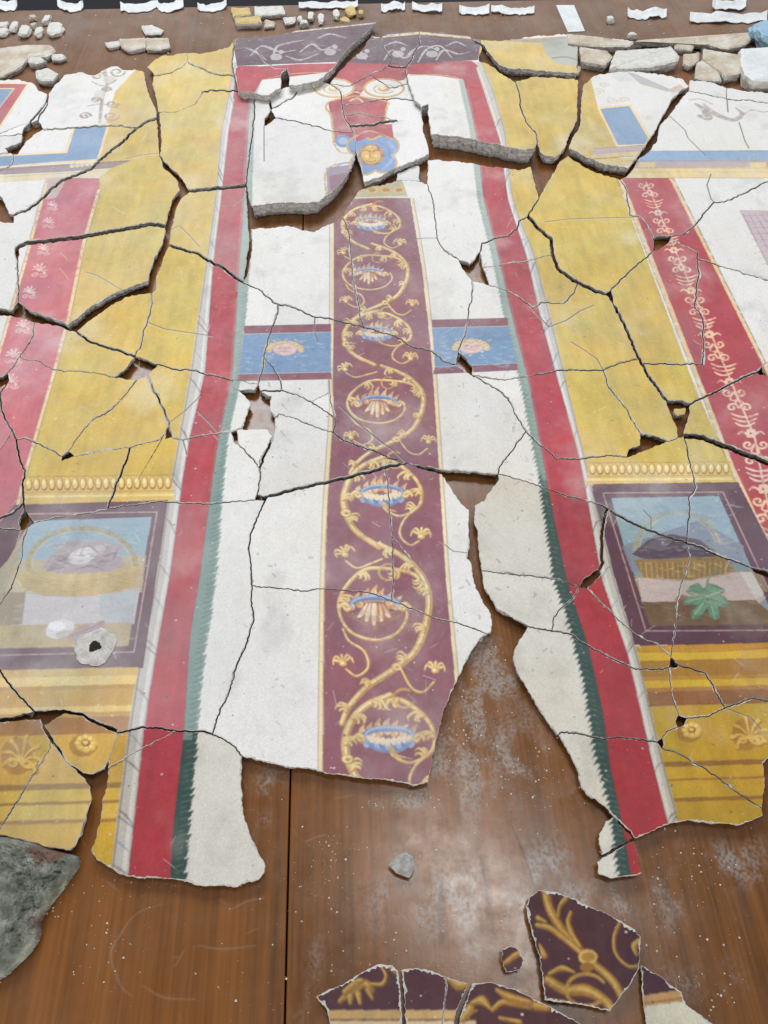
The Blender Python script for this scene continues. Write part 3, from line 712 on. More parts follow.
for kd, cx, cy, sx, sy, cs in UN:
    T = TA if kd == 'A' else TB; g = lambda L: [(cx+a*sx, cy+b*sy) for a, b in L]; s = (sx+sy)/2
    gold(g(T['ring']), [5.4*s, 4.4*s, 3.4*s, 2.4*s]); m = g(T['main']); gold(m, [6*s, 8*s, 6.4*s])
    for o_, c_, a_ in ((.30, (160,108,56), .65), (-.34, (176,124,64), .45), (.05, (250,234,190), .5)):
        stroke([(x+o_*6.5*s+rs.uniform(-.5, .5), y+o_*3*s) for x, y in m], c_, [.6*s, 1.5*s, .8*s, 1.3*s, .5*s], a_)
    for L in (m, g(T['ring'])[:7]):
        c = cr(L, 4)
        for i in range(3, len(c)-3, 5):
            dx, dy = c[i+1]-c[i-1]; a = math.degrees(math.atan2(-dy, dx)); ccx, ccy = cx-c[i][0], cy-c[i][1]
            sd = -1 if (dx*ccy-dy*ccx) < 0 else 1                # outside of the bend
            for off, l in ((22, 13), (42, 10), (64, 7)): leaf(c[i][0], c[i][1], a+180-sd*(off+rs.uniform(-6, 6))*-1, l*s*rs.uniform(.8, 1.15), 3*s, sd*.6)
    for k in (len(m)*2//3,):
        x, y = m[k]; ell(x, y, 6*s, 4.6*s, GSH, .6); ell(x-.4, y-.5, 5.2*s, 3.8*s, GOLD); arc(x, y, 3.4*s, 2.6*s, 30, 330, GLT, 1.4*s, .9); ell(x+.6*s, y+.4*s, 1.6*s, 1.1*s, GSH, .7)
    for (fx, fy), td, an in T['fl']:
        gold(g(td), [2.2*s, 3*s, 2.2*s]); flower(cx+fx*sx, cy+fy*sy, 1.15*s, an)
    x, y = g([(5,-34)])[0]; arc(x+8*s, y+3*s, 9*s, 8*s, 60, 330, GOLD, 2.2*s, .85)
    crown(cx, cy, cs, kd)
WEAR = .6
# capital of the pilaster
fillp([(326,168),(356,164),(350,190),(328,198)], (150,132,150)); fillp([(329,176),(352,172),(346,188),(331,193)], PUR, .8)
stroke([(327,198),(325,176),(332,166),(352,162)], GOLD, 2); stroke([(330,170),(344,163),(352,164)], (112,140,180), 2.4, .8)
fillp([(336,62),(406,62),(408,72),(398,78),(390,72),(370,80),(358,98),(340,98),(336,84)], RED)
fillp([(332,64),(408,64),(410,72),(404,80),(392,82),(336,82)], RED)
for cx in (334, 384):
    ell(cx, 88, 21, 10, GOLD); ell(cx, 88, 18.5, 8.2, WHITE); arc(cx, 89, 10, 4.6, 20, 330, GOLD, 1.6); ell(cx, 89, 6, 3, (206,170,130)); ell(cx-1, 88, 3, 1.4, GLT)
fillp([(328,102),(345,98),(358,96),(388,100),(386,110),(384,138),(350,146),(334,142),(330,112)], RED)
stroke([(334,142),(331,116),(326,108),(330,101),(344,98),(356,96),(372,99),(388,102),(386,110),(385,124),(384,142)], GOLD, 2.4)
stroke([(333,104),(345,101),(356,104),(368,101),(384,106)], (150,30,48), 1.2); stroke([(345,96),(356,92),(368,97)], GLT, 2); stroke([(350,101),(357,98),(363,102)], (228,196,150), 2.4)
stroke([(333,142),(340,152),(352,153),(364,152)], GOLD, 2); ell(343, 141, 8, 6.5, (110,140,186)); ell(343, 141, 5, 3.6, (190,200,214), .6)
[ell(a, b, c+2, d+1.8, GOLD) for a, b, c, d in ((360,146,12,9),(385,146,13,10),(364,164,13,10),(384,163,12,9),(372,154,14,14))]; [ell(a, b, c, d, (112,142,188)) for a, b, c, d in ((360,146,12,9),(385,146,13,10),(364,164,13,10),(384,163,12,9),(372,154,14,14))]; stroke([(382,170),(392,160),(395,150),(388,142)], (150,176,208), 3, .7); stroke([(352,150),(356,158),(354,166)], (84,112,160), 2, .8); stroke([(378,142),(388,148),(390,158)], (84,112,160), 2, .7); fillp([(352,128),(392,124),(394,140),(376,134),(356,142)], RED); stroke([(352,138),(368,131),(380,134),(393,139)], GOLD, 2)
for a in range(0, 360, 30):
    u = math.radians(a); ell(371+9.5*math.cos(u), 155-8*math.sin(u), 4.2, 3.4, (176,130,70) if a % 60 else (150,104,58), .85)
ell(371, 155, 9.5, 8.8, (204,166,92)); stroke([(363,151),(367,150),(370,152)], (140,92,48), 2, .8); stroke([(373,152),(376,150),(379,151)], (140,92,48), 2, .8); stroke([(371,150),(370,157),(373,158)], (168,118,60), 1.6, .8); stroke([(366.5,161),(371,162),(375.5,160.6)], (136,82,50), 1.5, .8); stroke([(362,158),(365,163),(371,165.5)], (170,120,60), 2, .7); stroke([(366,147),(371,146),(376,147)], (236,206,136), 2, .8); ell(367,156.5,2.2,1.5,(232,200,130),.8); ell(375.5,156,2,1.4,(232,200,130),.8)
fillp([(358,184),(402,180),(408,197),(352,199)], (168,166,140)); 
for cx in (358, 372, 386, 399): ell(cx, 190, 6, 3.4, GOLD); ell(cx, 190, 3.6, 1.8, (150,120,78))
stroke([(350,198),(410,196)], CREAM, 1.6, sm=False)
arc(392, 190, 13, 7, 10, 175, GOLD, 1.6)
# red lintel, frieze
fillp([(236,68),(300,64),(472,61),(478,66),(464,80),(440,76),(408,74),(404,66),(336,66),(330,72),(262,80),(251,99),(233,99)], RED)
stroke([(262,80),(290,74),(330,72)], (206,160,90), 1.6); stroke([(410,75),(440,75),(462,79)], (206,160,90), 1.8)
fillp([(232,38),(300,28),(380,18),(482,34),(478,60),(404,65),(336,62),(237,66)], (90, 58, 72))
stroke([(232,39),(300,31),(376,23)], (216,196,160), 3, sm=False); stroke([(376,37),(420,33),(472,38)], (216,196,160), 5.5, sm=False); stroke([(376,40),(420,37),(472,41)], (150,110,76), 1, .8, sm=False)
PG = (186,178,176)
for pts in ([(250,56),(262,46),(280,52),(296,50)], [(246,48),(256,52),(266,60)], [(272,60),(276,48),(284,44),(304,40)], [(300,52),(312,44),(322,50),(336,44)], [(318,38),(330,34),(346,38)], [(286,56),(300,60),(318,54)],
            [(384,60),(392,50),(404,58),(414,50),(426,46),(440,52)], [(418,62),(426,50),(440,46),(452,58)], [(436,60),(444,50),(458,54),(470,52)], [(384,46),(396,42),(408,46)], [(350,58),(358,50),(366,60)], [(446,46),(456,42),(466,46)]): stroke(pts, PG, [1.4, 3.6, 1], .95)
for x, y in ((276,57),(330,52),(362,56),(432,54),(398,54)): ell(x, y, 6, 3.4, PG, .8); ell(x+5, y-5, 2.6, 2, PG, .9)
# far-left panel, its frame, cornice, ornament
fillp([(-30,83),(29,83),(2,126),(-30,150)], CREAM); fillp([(-30,84),(27,84),(0,125),(-30,147)], RED); fillp([(-30,88),(15,88),(-1,109),(-30,128)], CREAM, .9); fillp([(-30,89),(13,89),(-1,108),(-30,126)], BLU)
fillp([(72,127),(110,123),(99,161),(50,164),(-30,171),(-30,156),(65,151)], CREAM); fillp([(75,128),(107,125),(97,159),(50,162),(-30,169),(-30,158),(67,153)], BLU)
fillp([(-30,170),(50,165),(132,160),(112,168),(60,172),(-30,176)], (150,124,126)); stroke([(-30,172),(60,166),(130,161)], (104,76,84), 1, .8); fillp([(-30,176),(60,172),(112,168),(100,177),(-30,184)], (222,204,164)); stroke([(-30,179),(100,171)], (160,124,112), .8, .7, sm=False)
for k in range(5): ell(72+k*5, 166-k*.6, 2.6, 2.2, (220,204,164))
def scroll(cx, cy, r, d, col, w, a=.8):
    t = np.linspace(0, 1, 14); stroke([(cx+r*(1-.8*u)*math.cos(d*u*8), cy-.62*r*(1-.8*u)*math.sin(d*u*8)) for u in t], col, w, a)
OG = (150,128,110)
for x, y, r, d in ((85,116,6,1),(111,116,8,-1),(98,76,7,1),(117,72,8,-1),(106,90,5,1),(112,104,6,-1),(96,100,5,1)): scroll(x, y, r, d, OG, 2.8, .95)
stroke([(104,68),(107,84),(102,100),(100,122)], OG, 3.4, .9); ell(110,80,7,4,(206,196,186),.8); ell(100,94,6,4,(206,196,186),.8); stroke([(92,82),(104,86),(116,80)], OG, 2, .8); stroke([(88,106),(102,104),(118,108)], OG, 2, .8)
# pale red bands with white palmettes
between(LCR, LY, 178, 640, (196,92,104)); fillp([(45,178),(68,177),(56,198),(40,200)], (196,180,164), .7)
q = [(x+1, y) for x, y in LCR]; stroke(q, CREAM, 3.2, sm=False); stroke([(x-1.6, y) for x, y in q], (128,108,82), .7, .8, sm=False)
q = [(x-1, y) for x, y in LY if y > 170]; stroke(q, CREAM, 3.4, sm=False); stroke([(x+2, y) for x, y in q], (126,104,70), .8, .8, sm=False)
def palm(cx, cy, s, col, tilt=0, w=1.2):
    for k in range(-3, 4):
        a = math.radians(90+tilt+k*24); r = (9-abs(k)*.9)*s
        stroke([(cx, cy), (cx+r*.6*math.cos(a), cy-r*.5*math.sin(a)), (cx+r*math.cos(a+k*.12), cy-r*.85*math.sin(a+k*.12))], col, [.7*s*w, 1.3*s*w, 1.6*s*w])
    scroll(cx-4*s, cy+4*s, 4*s, 1, col, w*s); scroll(cx+4*s, cy+4*s, 4*s, -1, col, w*s)
for x, y, s in ((52,206,.7),(48,223,.8),(43,250,.8),(39,271,1.0),(29,293,.9),(23,327,1.0),(13,357,1.1),(10,382,1.1)): palm(x, y, s, (230,196,190), -20)
# right red band
between(RYR, RRW, 178, 640, RED)
q = [(x-1.5, y) for x, y in RYR]; stroke(q, (226,190,134), 4.6, sm=False); stroke([(x-2.8, y) for x, y in q], (104,84,40), .8, .8, sm=False)
q = [(x+1.2, y) for x, y in RRW]; stroke(q, (226,190,134), 4, sm=False); stroke([(x+2.4, y) for x, y in q], (84,76,56), .9, .9, sm=False)
WP = (232,196,168)
def axis(y): return at(RYR, y)*.5+at(RRW, y)*.5-1+(y-180)*-.02
y = 182.0; k = 0
while y < 570:
    s = .98+(y-180)/430; x = axis(y); kind = k % 4; k += 1; h = (8.8, 8.8, 9.8, 7.0)[kind]*s; x2 = axis(y+h)
    stroke([(x, y), (x2, y+h)], WP, 1.3*s, .9, sm=False)
    if kind in (0, 1):
        for sg in (-1, 1):
            t = np.linspace(0, 1, 16); c0 = (x+sg*4.6*s, y+(3.2 if kind == 0 else 4.6)*s); d = 1 if kind == 0 else -1
            stroke([(c0[0]+sg*(-1)*3.9*s*(1-.78*u)*math.cos(u*7.2), c0[1]+d*2.9*s*(1-.78*u)*math.sin(u*7.2)) for u in t], WP, [1.7*s, 1.5*s, 1.2*s], 1)
            stroke([(x, y+(h if kind == 0 else 0)), (x+sg*2.5*s, y+(h-1*s if kind == 0 else 1*s)), (c0[0]-sg*3.9*s, c0[1])], WP, 1.1*s, .9)
    elif kind == 2:
        for j, l in ((1.2, 8.6), (4.2, 7.8), (7.2, 6.2)):
            for sg in (-1, 1): stroke([(x, y+(j+1)*s), (x+sg*l*.5*s, y+(j+.4)*s), (x+sg*l*s, y+(j-1.2)*s)], WP, [1.2*s, 1.9*s, 1.1*s], 1)
    else:
        for a in range(0, 360, 60): u = math.radians(a); ell(x+2.6*s*math.cos(u), y+3*s+1.9*s*math.sin(u), 1.6*s, 1.15*s, WP)
        for sg in (-1, 1): stroke([(x+sg*3*s, y+3.4*s), (x+sg*6*s, y+2*s), (x+sg*8.6*s, y+3.6*s)], WP, [1.2*s, 1.9*s, .7*s], .95)
    y += h
# right-hand upper panels
fillp([(597,107),(631,104),(651,137),(648,146),(616,147)], CREAM); fillp([(600,109),(629,106),(648,138),(645,144),(618,145)], (126,154,184))
fillp([(594,149),(646,145),(642,151),(592,155)], (186,162,162)); stroke([(592,149),(646,145)], (96,80,80), .9, .8, sm=False); fillp([(592,155),(642,151),(638,156),(590,159)], (214,190,130)); stroke([(590,159),(638,156)], (140,96,84), 1.2, .8, sm=False); fillp([(590,160),(638,157),(634,165),(600,168)], (216,192,128))
for x, y, r, d in ((598,92,6,1),(612,100,6,-1),(624,100,5,1),(604,84,5,-1)): scroll(x, y, r, d, (206,184,150), 2, .7)
fillp([(627,72),(636,74),(672,90),(668,92),(640,84)], (170,166,168), .8); fillp([(668,90),(680,84),(686,90),(672,93)], (200,172,156), .8)
fillp([(640,151),(800,150),(800,160),(640,161)], (134,164,196)); fillp([(636,161),(800,160),(800,167),(634,168)], (182,160,162)); fillp([(630,168),(800,167),(800,178),(626,178)], (220,196,140))
for yy, cc in ((151, (96,110,130)), (161, (90,80,84)), (168, (130,100,96)), (172, (176,140,90)), (178, (96,90,60))): stroke([(626,yy), (800,yy)], cc, .8, .7, sm=False)
for x0 in (641, 752):
    for k in range(4): ell(x0+k*4, 165, 2.6, 3, (214,194,140))
SB = (158,138,126)
stroke([(696,104),(705,110),(708,118),(700,116)], SB, [4, 10, 6], .9); stroke([(704,104),(712,112),(722,117),(734,120),(742,114),(736,108)], SB, [3, 8, 7, 5, 2], .8); stroke([(741,116),(752,110),(764,112),(780,108)], SB, 2, .7); stroke([(690,100),(700,99),(712,104)], SB, 2.4, .7)
fillp([(739,210),(800,211),(800,330),(768,266)], (196,178,182))
for k in range(5): stroke([(743+k*6, 214), (800, 330-k*22)], (150,118,130), .9, .7, sm=False)
for k in range(9): stroke([(744+k*2.2, 216+k*6), (800, 215+k*6)], (150,118,130), .8, .6, sm=False)
WEAR = .45
# egg mouldings
def eggs(x0, x1, y0, y1, n, dy):
    A = lambda f: (x0[0]+(x1[0]-x0[0])*f, x0[1]+(x1[1]-x0[1])*f)
    p = [A(0), A(1)]; fillp([A(0), A(1), (A(1)[0]+2, A(1)[1]+dy), (A(0)[0]-3, A(0)[1]+dy)], (212,180,96))
    stroke([A(0), A(1)], (150,110,50), .9, .8, sm=False)
    for k in range(n):
        x, y = A((k+.5)/n); w = (x1[0]-x0[0])/n
        ell(x, y+dy*.3, w*.46, dy*.25, (158,112,50)); ell(x-.3, y+dy*.27, w*.34, dy*.2, (230,200,120)); ell(x-.8, y+dy*.22, w*.16, dy*.09, (246,230,176))
    stroke([(A(0)[0]-1, A(0)[1]+dy*.6), (A(1)[0]+1, A(1)[1]+dy*.6)], (170,130,60), 1, .8, sm=False); stroke([(A(0)[0]-2, A(0)[1]+dy*.76), (A(1)[0]+1, A(1)[1]+dy*.76)], (238,214,150), 2.6, .9, sm=False)
eggs((25,477), (172,475), 0, 0, 19, 26); eggs((589,463), (730,462), 0, 0, 19, 22)
# the two still lifes
def clipgrid(): pass
fillp([(14,505),(168,500),(143,668),(-30,672),(-30,560)], (98,62,78)); stroke([(-30,656),(134,652),(157,512),(26,514),(12,560)], (214,180,180), 1, .9, sm=False)
LP_ = [(30,521),(152,517),(128,646),(-30,649),(-30,600),(8,560)]
fillp(LP_, (176,164,140)); fillp([(30,521),(152,517),(144,560),(16,566)], (146,172,186)); fillp([(16,560),(146,555),(142,592),(4,596)], (192,176,146), .85)
fillp([(4,592),(140,588),(134,624),(0,627)], (196,190,190)); fillp([(4,592),(26,592),(22,624),(-6,627)], (158,142,116)); fillp([(100,592),(138,590),(132,622),(100,622)], (176,184,188), .8)
fillp([(-6,626),(132,622),(128,646),(-30,649)], (186,162,118))
arc(82, 566, 54, 38, -10, 190, (160,146,108), 5, .9, 20); arc(82, 566, 50, 35, 0, 180, (200,192,160), 1.4, .7, 20)
for k in range(20):
    u = math.radians(-5+k*10); ell(82+54*math.cos(u), 566-38*math.sin(u), 3.2, 2, (186,166,116), .7)
fillp([(14,572),(142,566),(138,582),(120,592),(84,596),(44,596),(20,588)], (198,176,124)); 
for k in range(7): stroke([(16+k*2,575+k*3), (80,582+k*2.4), (140-k*3,571+k*3)], (170,142,90), 1, .6)
fillp([(42,568),(50,556),(64,546),(80,541),(102,542),(118,552),(126,566),(110,572),(60,574)], (168,154,158)); ell(82, 556, 14, 8, (210,206,208), .9, -.3); ell(84, 553, 10, 5, (222,219,221), .8, -.3); ell(97, 550, 9, 5, (206,198,198), .7, -.2); fillp([(46,572),(58,556),(70,552),(64,568)], (146,130,142))
for pts in ([(92,548),(104,556),(116,552)], [(100,562),(112,560),(118,548)], [(74,570),(90,566),(104,570)], [(58,562),(66,558)], [(84,546),(80,556)]): stroke(pts, (112,94,108), 1.6, .7)
for k in range(16): ell(54+k*4.4, 543-rs.uniform(0, 5)+abs(k-8)*.8, 4, 3, (176,160,160), .6)
ell(60, 629, 15, 9, (214,212,214), rot=-.3); ell(57, 626, 9, 4.6, (236,236,238)); ell(64, 634, 9, 3.4, (170,160,166), .6, rot=-.3)
fillp([(66,638),(80,626),(104,620),(106,626),(92,636),(76,642)], (170,142,150)); stroke([(72,636),(90,628),(104,622)], (134,104,118), 1.2, .8)
fillp([(593,484),(738,482),(772,548),(800,612),(800,640),(640,646)], (88,48,66)); stroke([(800,630),(646,631),(603,493),(723,492),(768,588),(780,616)], (208,170,168), 1, .9, sm=False)
fillp([(611,498),(719,496),(766,600),(780,624),(650,626)], (128,148,160)); fillp([(611,498),(719,496),(738,540),(624,546)], (142,166,178)); fillp([(622,546),(700,520),(744,546),(742,566),(632,572)], (128,134,150), .9)
fillp([(634,576),(760,570),(768,592),(640,596)], (170,150,120), .6); fillp([(638,578),(744,572),(766,598),(756,606),(642,604)], (196,178,176)); fillp([(740,572),(752,572),(764,594),(756,600)], (206,200,196)); fillp([(642,602),(756,600),(782,624),(650,626)], (112,84,56))
arc(678, 556, 44, 44, 18, 172, (166,158,118), 4, .8, 20); arc(678, 556, 40, 41, 20, 170, (190,186,156), 1.2, .7, 20)
fillp([(632,554),(648,540),(672,534),(700,540),(720,556),(700,562),(650,562)], (82,66,84)); fillp([(642,548),(656,538),(676,536),(664,550)], (112,96,108), .8); fillp([(664,560),(690,552),(706,560)], (96,80,88), .8)
for k in range(12): ell(640+k*6.5, 512+abs(k-6)*1.4, 5, 3, (146,154,158), .5)
fillp([(634,560),(722,556),(732,566),(736,572),(690,580),(644,578)], (140,112,68))
for k in range(7):
    stroke([(636+k,562+k*2.5), (684,565+k*2.6), (728,560+k*2.4)], (122,94,54), .9, .7)
for k in range(17): stroke([(640+k*5.4,562), (642+k*5.2,578)], (206,180,120), .8, .6, sm=False)
def figleaf(cx, cy):
    D = (70,112,84); Lc = (138,180,146)
    for a, l in ((-150,24),(-178,22),(150,20),(-120,20),(-88,22),(-52,22),(-22,22),(15,17),(60,12),(110,12)):
        u = math.radians(a); ex, ey = cx+l*math.cos(u), cy-l*.72*math.sin(u)
        stroke([(cx, cy), ((cx+ex)/2, (cy+ey)/2), (ex, ey)], D, [5, 8.5, 5]); stroke([(cx-.5, cy-.5), ((cx+ex)/2-.5, (cy+ey)/2-.8), (ex-.5, ey-.8)], (104,150,118), [3.6, 6.4, 3.4]); 
    for a, l in ((-178,17),(150,14),(-120,16),(-88,18),(-52,18),(-22,17),(15,12)):
        u = math.radians(a); stroke([(cx, cy), (cx+l*math.cos(u), cy-l*.72*math.sin(u))], Lc, 1, .8, sm=False)
ell(683, 600, 8, 5, (146,86,72), .9); fillp([(676,600),(690,598),(694,612),(684,614)], (122,70,50), .8)
stroke([(707,588),(708,580),(714,572),(722,568)], (96,130,92), [2.4, 1.8, 1.2])
K_ = [(540,50),(520,72),(500,48),(470,60),(452,82),(482,98),(443,108),(445,136),(482,135),(500,140),(468,165),(480,192),(507,186),(530,152),(541,150),(543,180),(565,194),(587,180),(577,140),(597,146),(618,130),(602,100),(580,96),(602,74),(570,58)]
lf = [(568+a/3.84, 570+b/3.84) for a, b in K_]; fillp([(x+1.2, y+1.4) for x, y in lf], (74,60,44), .7); fillp(lf, (84,128,102)); fillp([(707+(x-707)*.86, 600+(y-600)*.84-.6) for x, y in lf], (112,156,128), .8)
for a, b in ((455,84),(448,122),(476,184),(565,188),(612,128),(598,78)): stroke([(536/3.84+568, 100/3.84+570), ((536+a)/2/3.84+568+.6, (100+b)/2/3.84+570), (a/3.84+568, b/3.84+570)], (164,196,168), [1.4, 1, .5], .9)
for a, b in ((480,150),(510,160),(575,160),(590,120),(480,75),(550,165)): stroke([(536/3.84+568, 110/3.84+570), (a/3.84+568, b/3.84+570)], (62,104,80), 1.1, .6, sm=False)
dabs(30,140,524,548,[(170,194,204),(128,158,176),(190,204,206)],60,12,3,.28); dabs(50,120,544,566,[(176,164,168),(120,104,116),(206,198,200),(150,132,120)],70,9,1.8,.5)
dabs(20,134,572,592,[(214,194,146),(166,142,96)],60,12,1.3,.45); dabs(8,120,596,622,[(208,202,204),(176,170,176)],40,20,4,.25); dabs(0,124,630,646,[(170,146,104),(204,182,140)],40,16,2,.35)
dabs(618,735,500,548,[(164,184,194),(118,142,158),(186,196,198)],60,12,3,.3); dabs(636,712,536,560,[(120,104,110),(70,58,76),(146,130,128),(96,104,128)],70,9,1.8,.5); dabs(640,730,562,578,[(204,176,116),(130,98,56)],60,8,1.3,.5)
dabs(645,755,578,602,[(206,192,188),(176,154,152)],40,16,3,.3); dabs(650,770,604,624,[(126,98,66),(92,68,46),(146,118,80)],50,14,2,.4)
dabs(232,475,30,62,[(150,124,130),(98,76,88),(180,166,164)],110,8,1.6,.4)
# yellow mouldings under the still lifes
def stripes(xa, xb, rows):
    for ya, yb, dy, col in rows: fillp([(xa, ya+dy), (xb, ya), (xb, yb), (xa, yb+dy)], col)
def rclip(rows):
    for ya, yb, col in rows:
        a = ext(RMY, ya, yb); fillp([(at(RMY, ya), ya), (800, ya-4), (800, yb-4), (at(RMY, yb), yb)], col)
rclip([(646,652,(196,142,40)),(652,661,(212,176,48)),(661,677,(166,122,38)),(677,681,(186,136,40)),(681,688,(212,174,46)),(688,692,(176,122,40)),(692,706,(146,92,44)),(706,762,(194,156,36)),(762,767,(148,104,34)),(767,779,(200,160,38)),(779,781,(160,112,40)),(781,798,(196,158,38)),(798,802,(150,108,36)),(802,850,(190,152,36))])
stroke([(640,652),(720,651),(800,646)], (150,106,40), 1.2, .7); stroke([(648,706),(700,704),(800,702)], (120,78,36), 1.4, .7)
def lclip(rows):
    for ya, yb, col in rows: fillp([(-30, ya+4), (at(LMY, ya), ya), (at(LMY, yb), yb), (-30, yb+4)], col)
lclip([(667,675,(206,168,84)),(675,684,(226,196,118)),(684,688,(184,140,62)),(688,705,(196,154,72)),(705,711,(222,190,106)),(711,716,(190,146,66)),(716,733,(164,116,64)),(733,782,(206,164,70)),(782,788,(156,118,62)),(788,800,(210,172,70)),(800,803,(160,116,54)),(803,818,(212,174,74)),(818,822,(166,118,52)),(822,900,(204,160,46))])
def rosette(cx, cy, s):
    ell(cx-2*s, cy+2*s, 10*s, 8*s, (160,112,40), .8)
    for a in range(0, 360, 45): u = math.radians(a); ell(cx+5*s*math.cos(u), cy+4*s*math.sin(u), 3.4*s, 2.6*s, (214,176,84)); ell(cx+5*s*math.cos(u)-.6*s, cy+4*s*math.sin(u)-.6*s, 1.6*s, 1.2*s, (240,214,130))
    ell(cx, cy, 3.4*s, 2.6*s, (146,100,38)); ell(cx-.4*s, cy-.4*s, 2*s, 1.4*s, (232,200,110))
def palmy(cx, cy, s, tilt):
    ell(cx-3*s, cy+3*s, 11*s, 13*s, (166,112,36), .7)
    for w, col, o in ((1.7, (158,108,36), .9), (1.2, (226,190,96), 0)):
        for k in range(-3, 4):
            a = math.radians(90+tilt+k*30); r = (17-abs(k)*1.6)*s
            stroke([(cx+o, cy+6*s+o), (cx+r*.6*math.cos(a)+o, cy+6*s-r*.6*math.sin(a)+o), (cx+r*math.cos(a+k*.14)+o, cy+6*s-r*math.sin(a+k*.14)+o)], col, [.8*s*w, 1.2*s*w, 2.2*s*w])
        scroll(cx-5*s+o, cy+8*s+o, 5*s, 1, col, 1.1*s*w, 1); scroll(cx+5*s+o, cy+8*s+o, 5*s, -1, col, 1.6*s*w, 1)
rosette(692, 730, 1.25); palmy(750, 730, 1.3, 12); rosette(86, 743, 1.4); palmy(21, 752, 1.45, -12)
WEAR = .3
# fallen pieces of a second purple band at the near end
fillp([(300,940),(740,940),(740,1060),(300,1060)], (80,38,50)); fillp([(515,880),(650,880),(650,1015),(515,1015)], (80,38,50)); fillp([(495,940),(528,940),(528,980),(495,980)], (80,38,50))
fillp([(300,1010),(478,1010),(470,1016),(470,1060),(300,1060)], (208,168,110)); stroke([(310,1020),(475,1020)], (120,70,46), 1.4, sm=False); fillp([(300,1021),(476,1021),(476,1060),(300,1060)], (222,196,160))
fillp([(640,996),(686,989),(690,1000),(641,1007)], (208,158,100)); fillp([(641,1007),(692,1000),(760,1060),(640,1060)], (224,220,208)); stroke([(641,1004),(690,997)], (150,96,50), 1, sm=False)
def g2(pts, w): stroke([(x+1, y+1) for x, y in pts], (108,70,36), np.atleast_1d(w)*1.3, .7); stroke(pts, (176,128,52), w); stroke([(x-.8, y-.8) for x, y in pts], (216,180,100), np.atleast_1d(w)*.4, .9)
g2([(545,890),(550,910),(562,930),(578,948),(592,962),(612,980),(622,996)], [8, 8, 7, 8]); g2([(537,925),(550,928),(566,940),(584,955)], [4, 6, 5]); g2([(566,898),(560,906),(558,916)], [4, 3, 2]); g2([(571,912),(568,922),(572,934),(580,946)], [2, 5, 3])
g2([(538,918),(546,922)], [5, 2]); ell(588, 957, 10, 8, (186,138,60)); arc(588, 957, 8, 6, 0, 360, (228,196,120), 2); ell(587, 967, 7, 5, (160,112,44)); g2([(620,922),(614,938),(616,954),(628,966),(640,966)], [2.4, 3, 2.4]); g2([(640,940),(634,946),(636,954)], [4, 6, 3])
g2([(548,980),(566,990),(586,990),(604,1000),(612,1010)], [8, 10, 8]); arc(586, 990, 20, 16, 30, 330, (196,150,74), 3); g2([(549,974),(562,968),(574,972)], [2, 5, 2]); g2([(548,1000),(566,1003)], [3, 5]); g2([(540,945),(544,955)], [2,6])
g2([(505,963),(514,956),(522,952)], [3, 5, 4]); g2([(340,1001),(352,990),(364,983),(372,990)], [4, 8, 5]); g2([(350,996),(350,1003)], [6, 3]); g2([(358,994),(360,1003)], [6, 3]); g2([(368,990),(372,998)], [6, 3]); g2([(344,992),(356,982),(362,980)], [4, 5, 3]); g2([(371,984),(382,984),(386,976),(382,968)], [2.6, 2.6, 2.2]); g2([(388,964),(396,970)], [5, 7])
g2([(449,975),(458,984),(466,984)], [9, 10, 5]); g2([(472,1003),(482,1000),(490,1008)], [3, 8, 3]); g2([(492,1010),(502,1002),(516,1003),(540,1006),(548,1008)], [3, 5, 8, 5]); g2([(497,990),(508,996),(530,1002)], [4, 7, 4]); g2([(462,1020),(470,1008)], [4, 8]); g2([(500,1018),(520,1022)],[3,4])
WEAR = 0
# hairline cracks that die out inside a piece
HAIR = [q for q in STUBS]
# soften, then weather: brush mottling, chalky scuffs, specks, pits
for ax in (0, 1):
    IMG[1:-1] = IMG[1:-1]*.5+.25*(IMG[:-2]+IMG[2:]) if ax == 0 else IMG[1:-1]
    if ax: IMG[:, 1:-1] = IMG[:, 1:-1]*.5+.25*(IMG[:, :-2]+IMG[:, 2:])
n1 = fbm(TH, TW, 420, 1, 5); n2 = fbm(TH, TW, 46, 21, 4); n3 = fbm(TH, TW, 14, 41, 3, 5.0)
SAT = np.clip(1.5-1.5*IMG[..., 2]/(IMG[..., 0]+.01), .25, 1)     # the strong colours are blotchier than the bare white
IMG *= (1+(.46*(n1-.5)+.34*(n2-.5)+.30*(n3-.5))*SAT)[..., None]
st = np.clip((fbm(TH, TW, 230, 71, 5)-.53)*4.5, 0, 1)*(1-SAT)*.30; IMG *= 1-st[..., None]*np.array([.12, .2, .48], np.float32); del st
st = np.clip((fbm(TH, TW, 60, 75, 4)-.60)*5, 0, 1)*.22*(1-SAT); IMG *= 1-st[..., None]; del st, SAT; hue = fbm(TH, TW, 90, 81, 4)-.5; hue *= np.clip(1.6-1.8*IMG[..., 2]/(IMG[..., 0]+.01), 0, 1); IMG[..., 2] *= 1+.6*hue; IMG[..., 0] *= 1-.22*hue; IMG[..., 1] *= 1+.10*hue; del hue
scuff = np.clip((fbm(TH, TW, 150, 61, 5)-.56)*4, 0, 1)*np.clip(n2*1.6-.25, 0, 1)
dustc = np.array(S(214, 212, 206), np.float32)
IMG += (dustc-IMG)*(scuff*.40)[..., None]; del scuff
grain = rs.rand(TH//2, TW//2).astype(np.float32).repeat(2, 0).repeat(2, 1)
IMG *= (1+.17*(grain-.5))[..., None]
del n1, n2, n3, grain
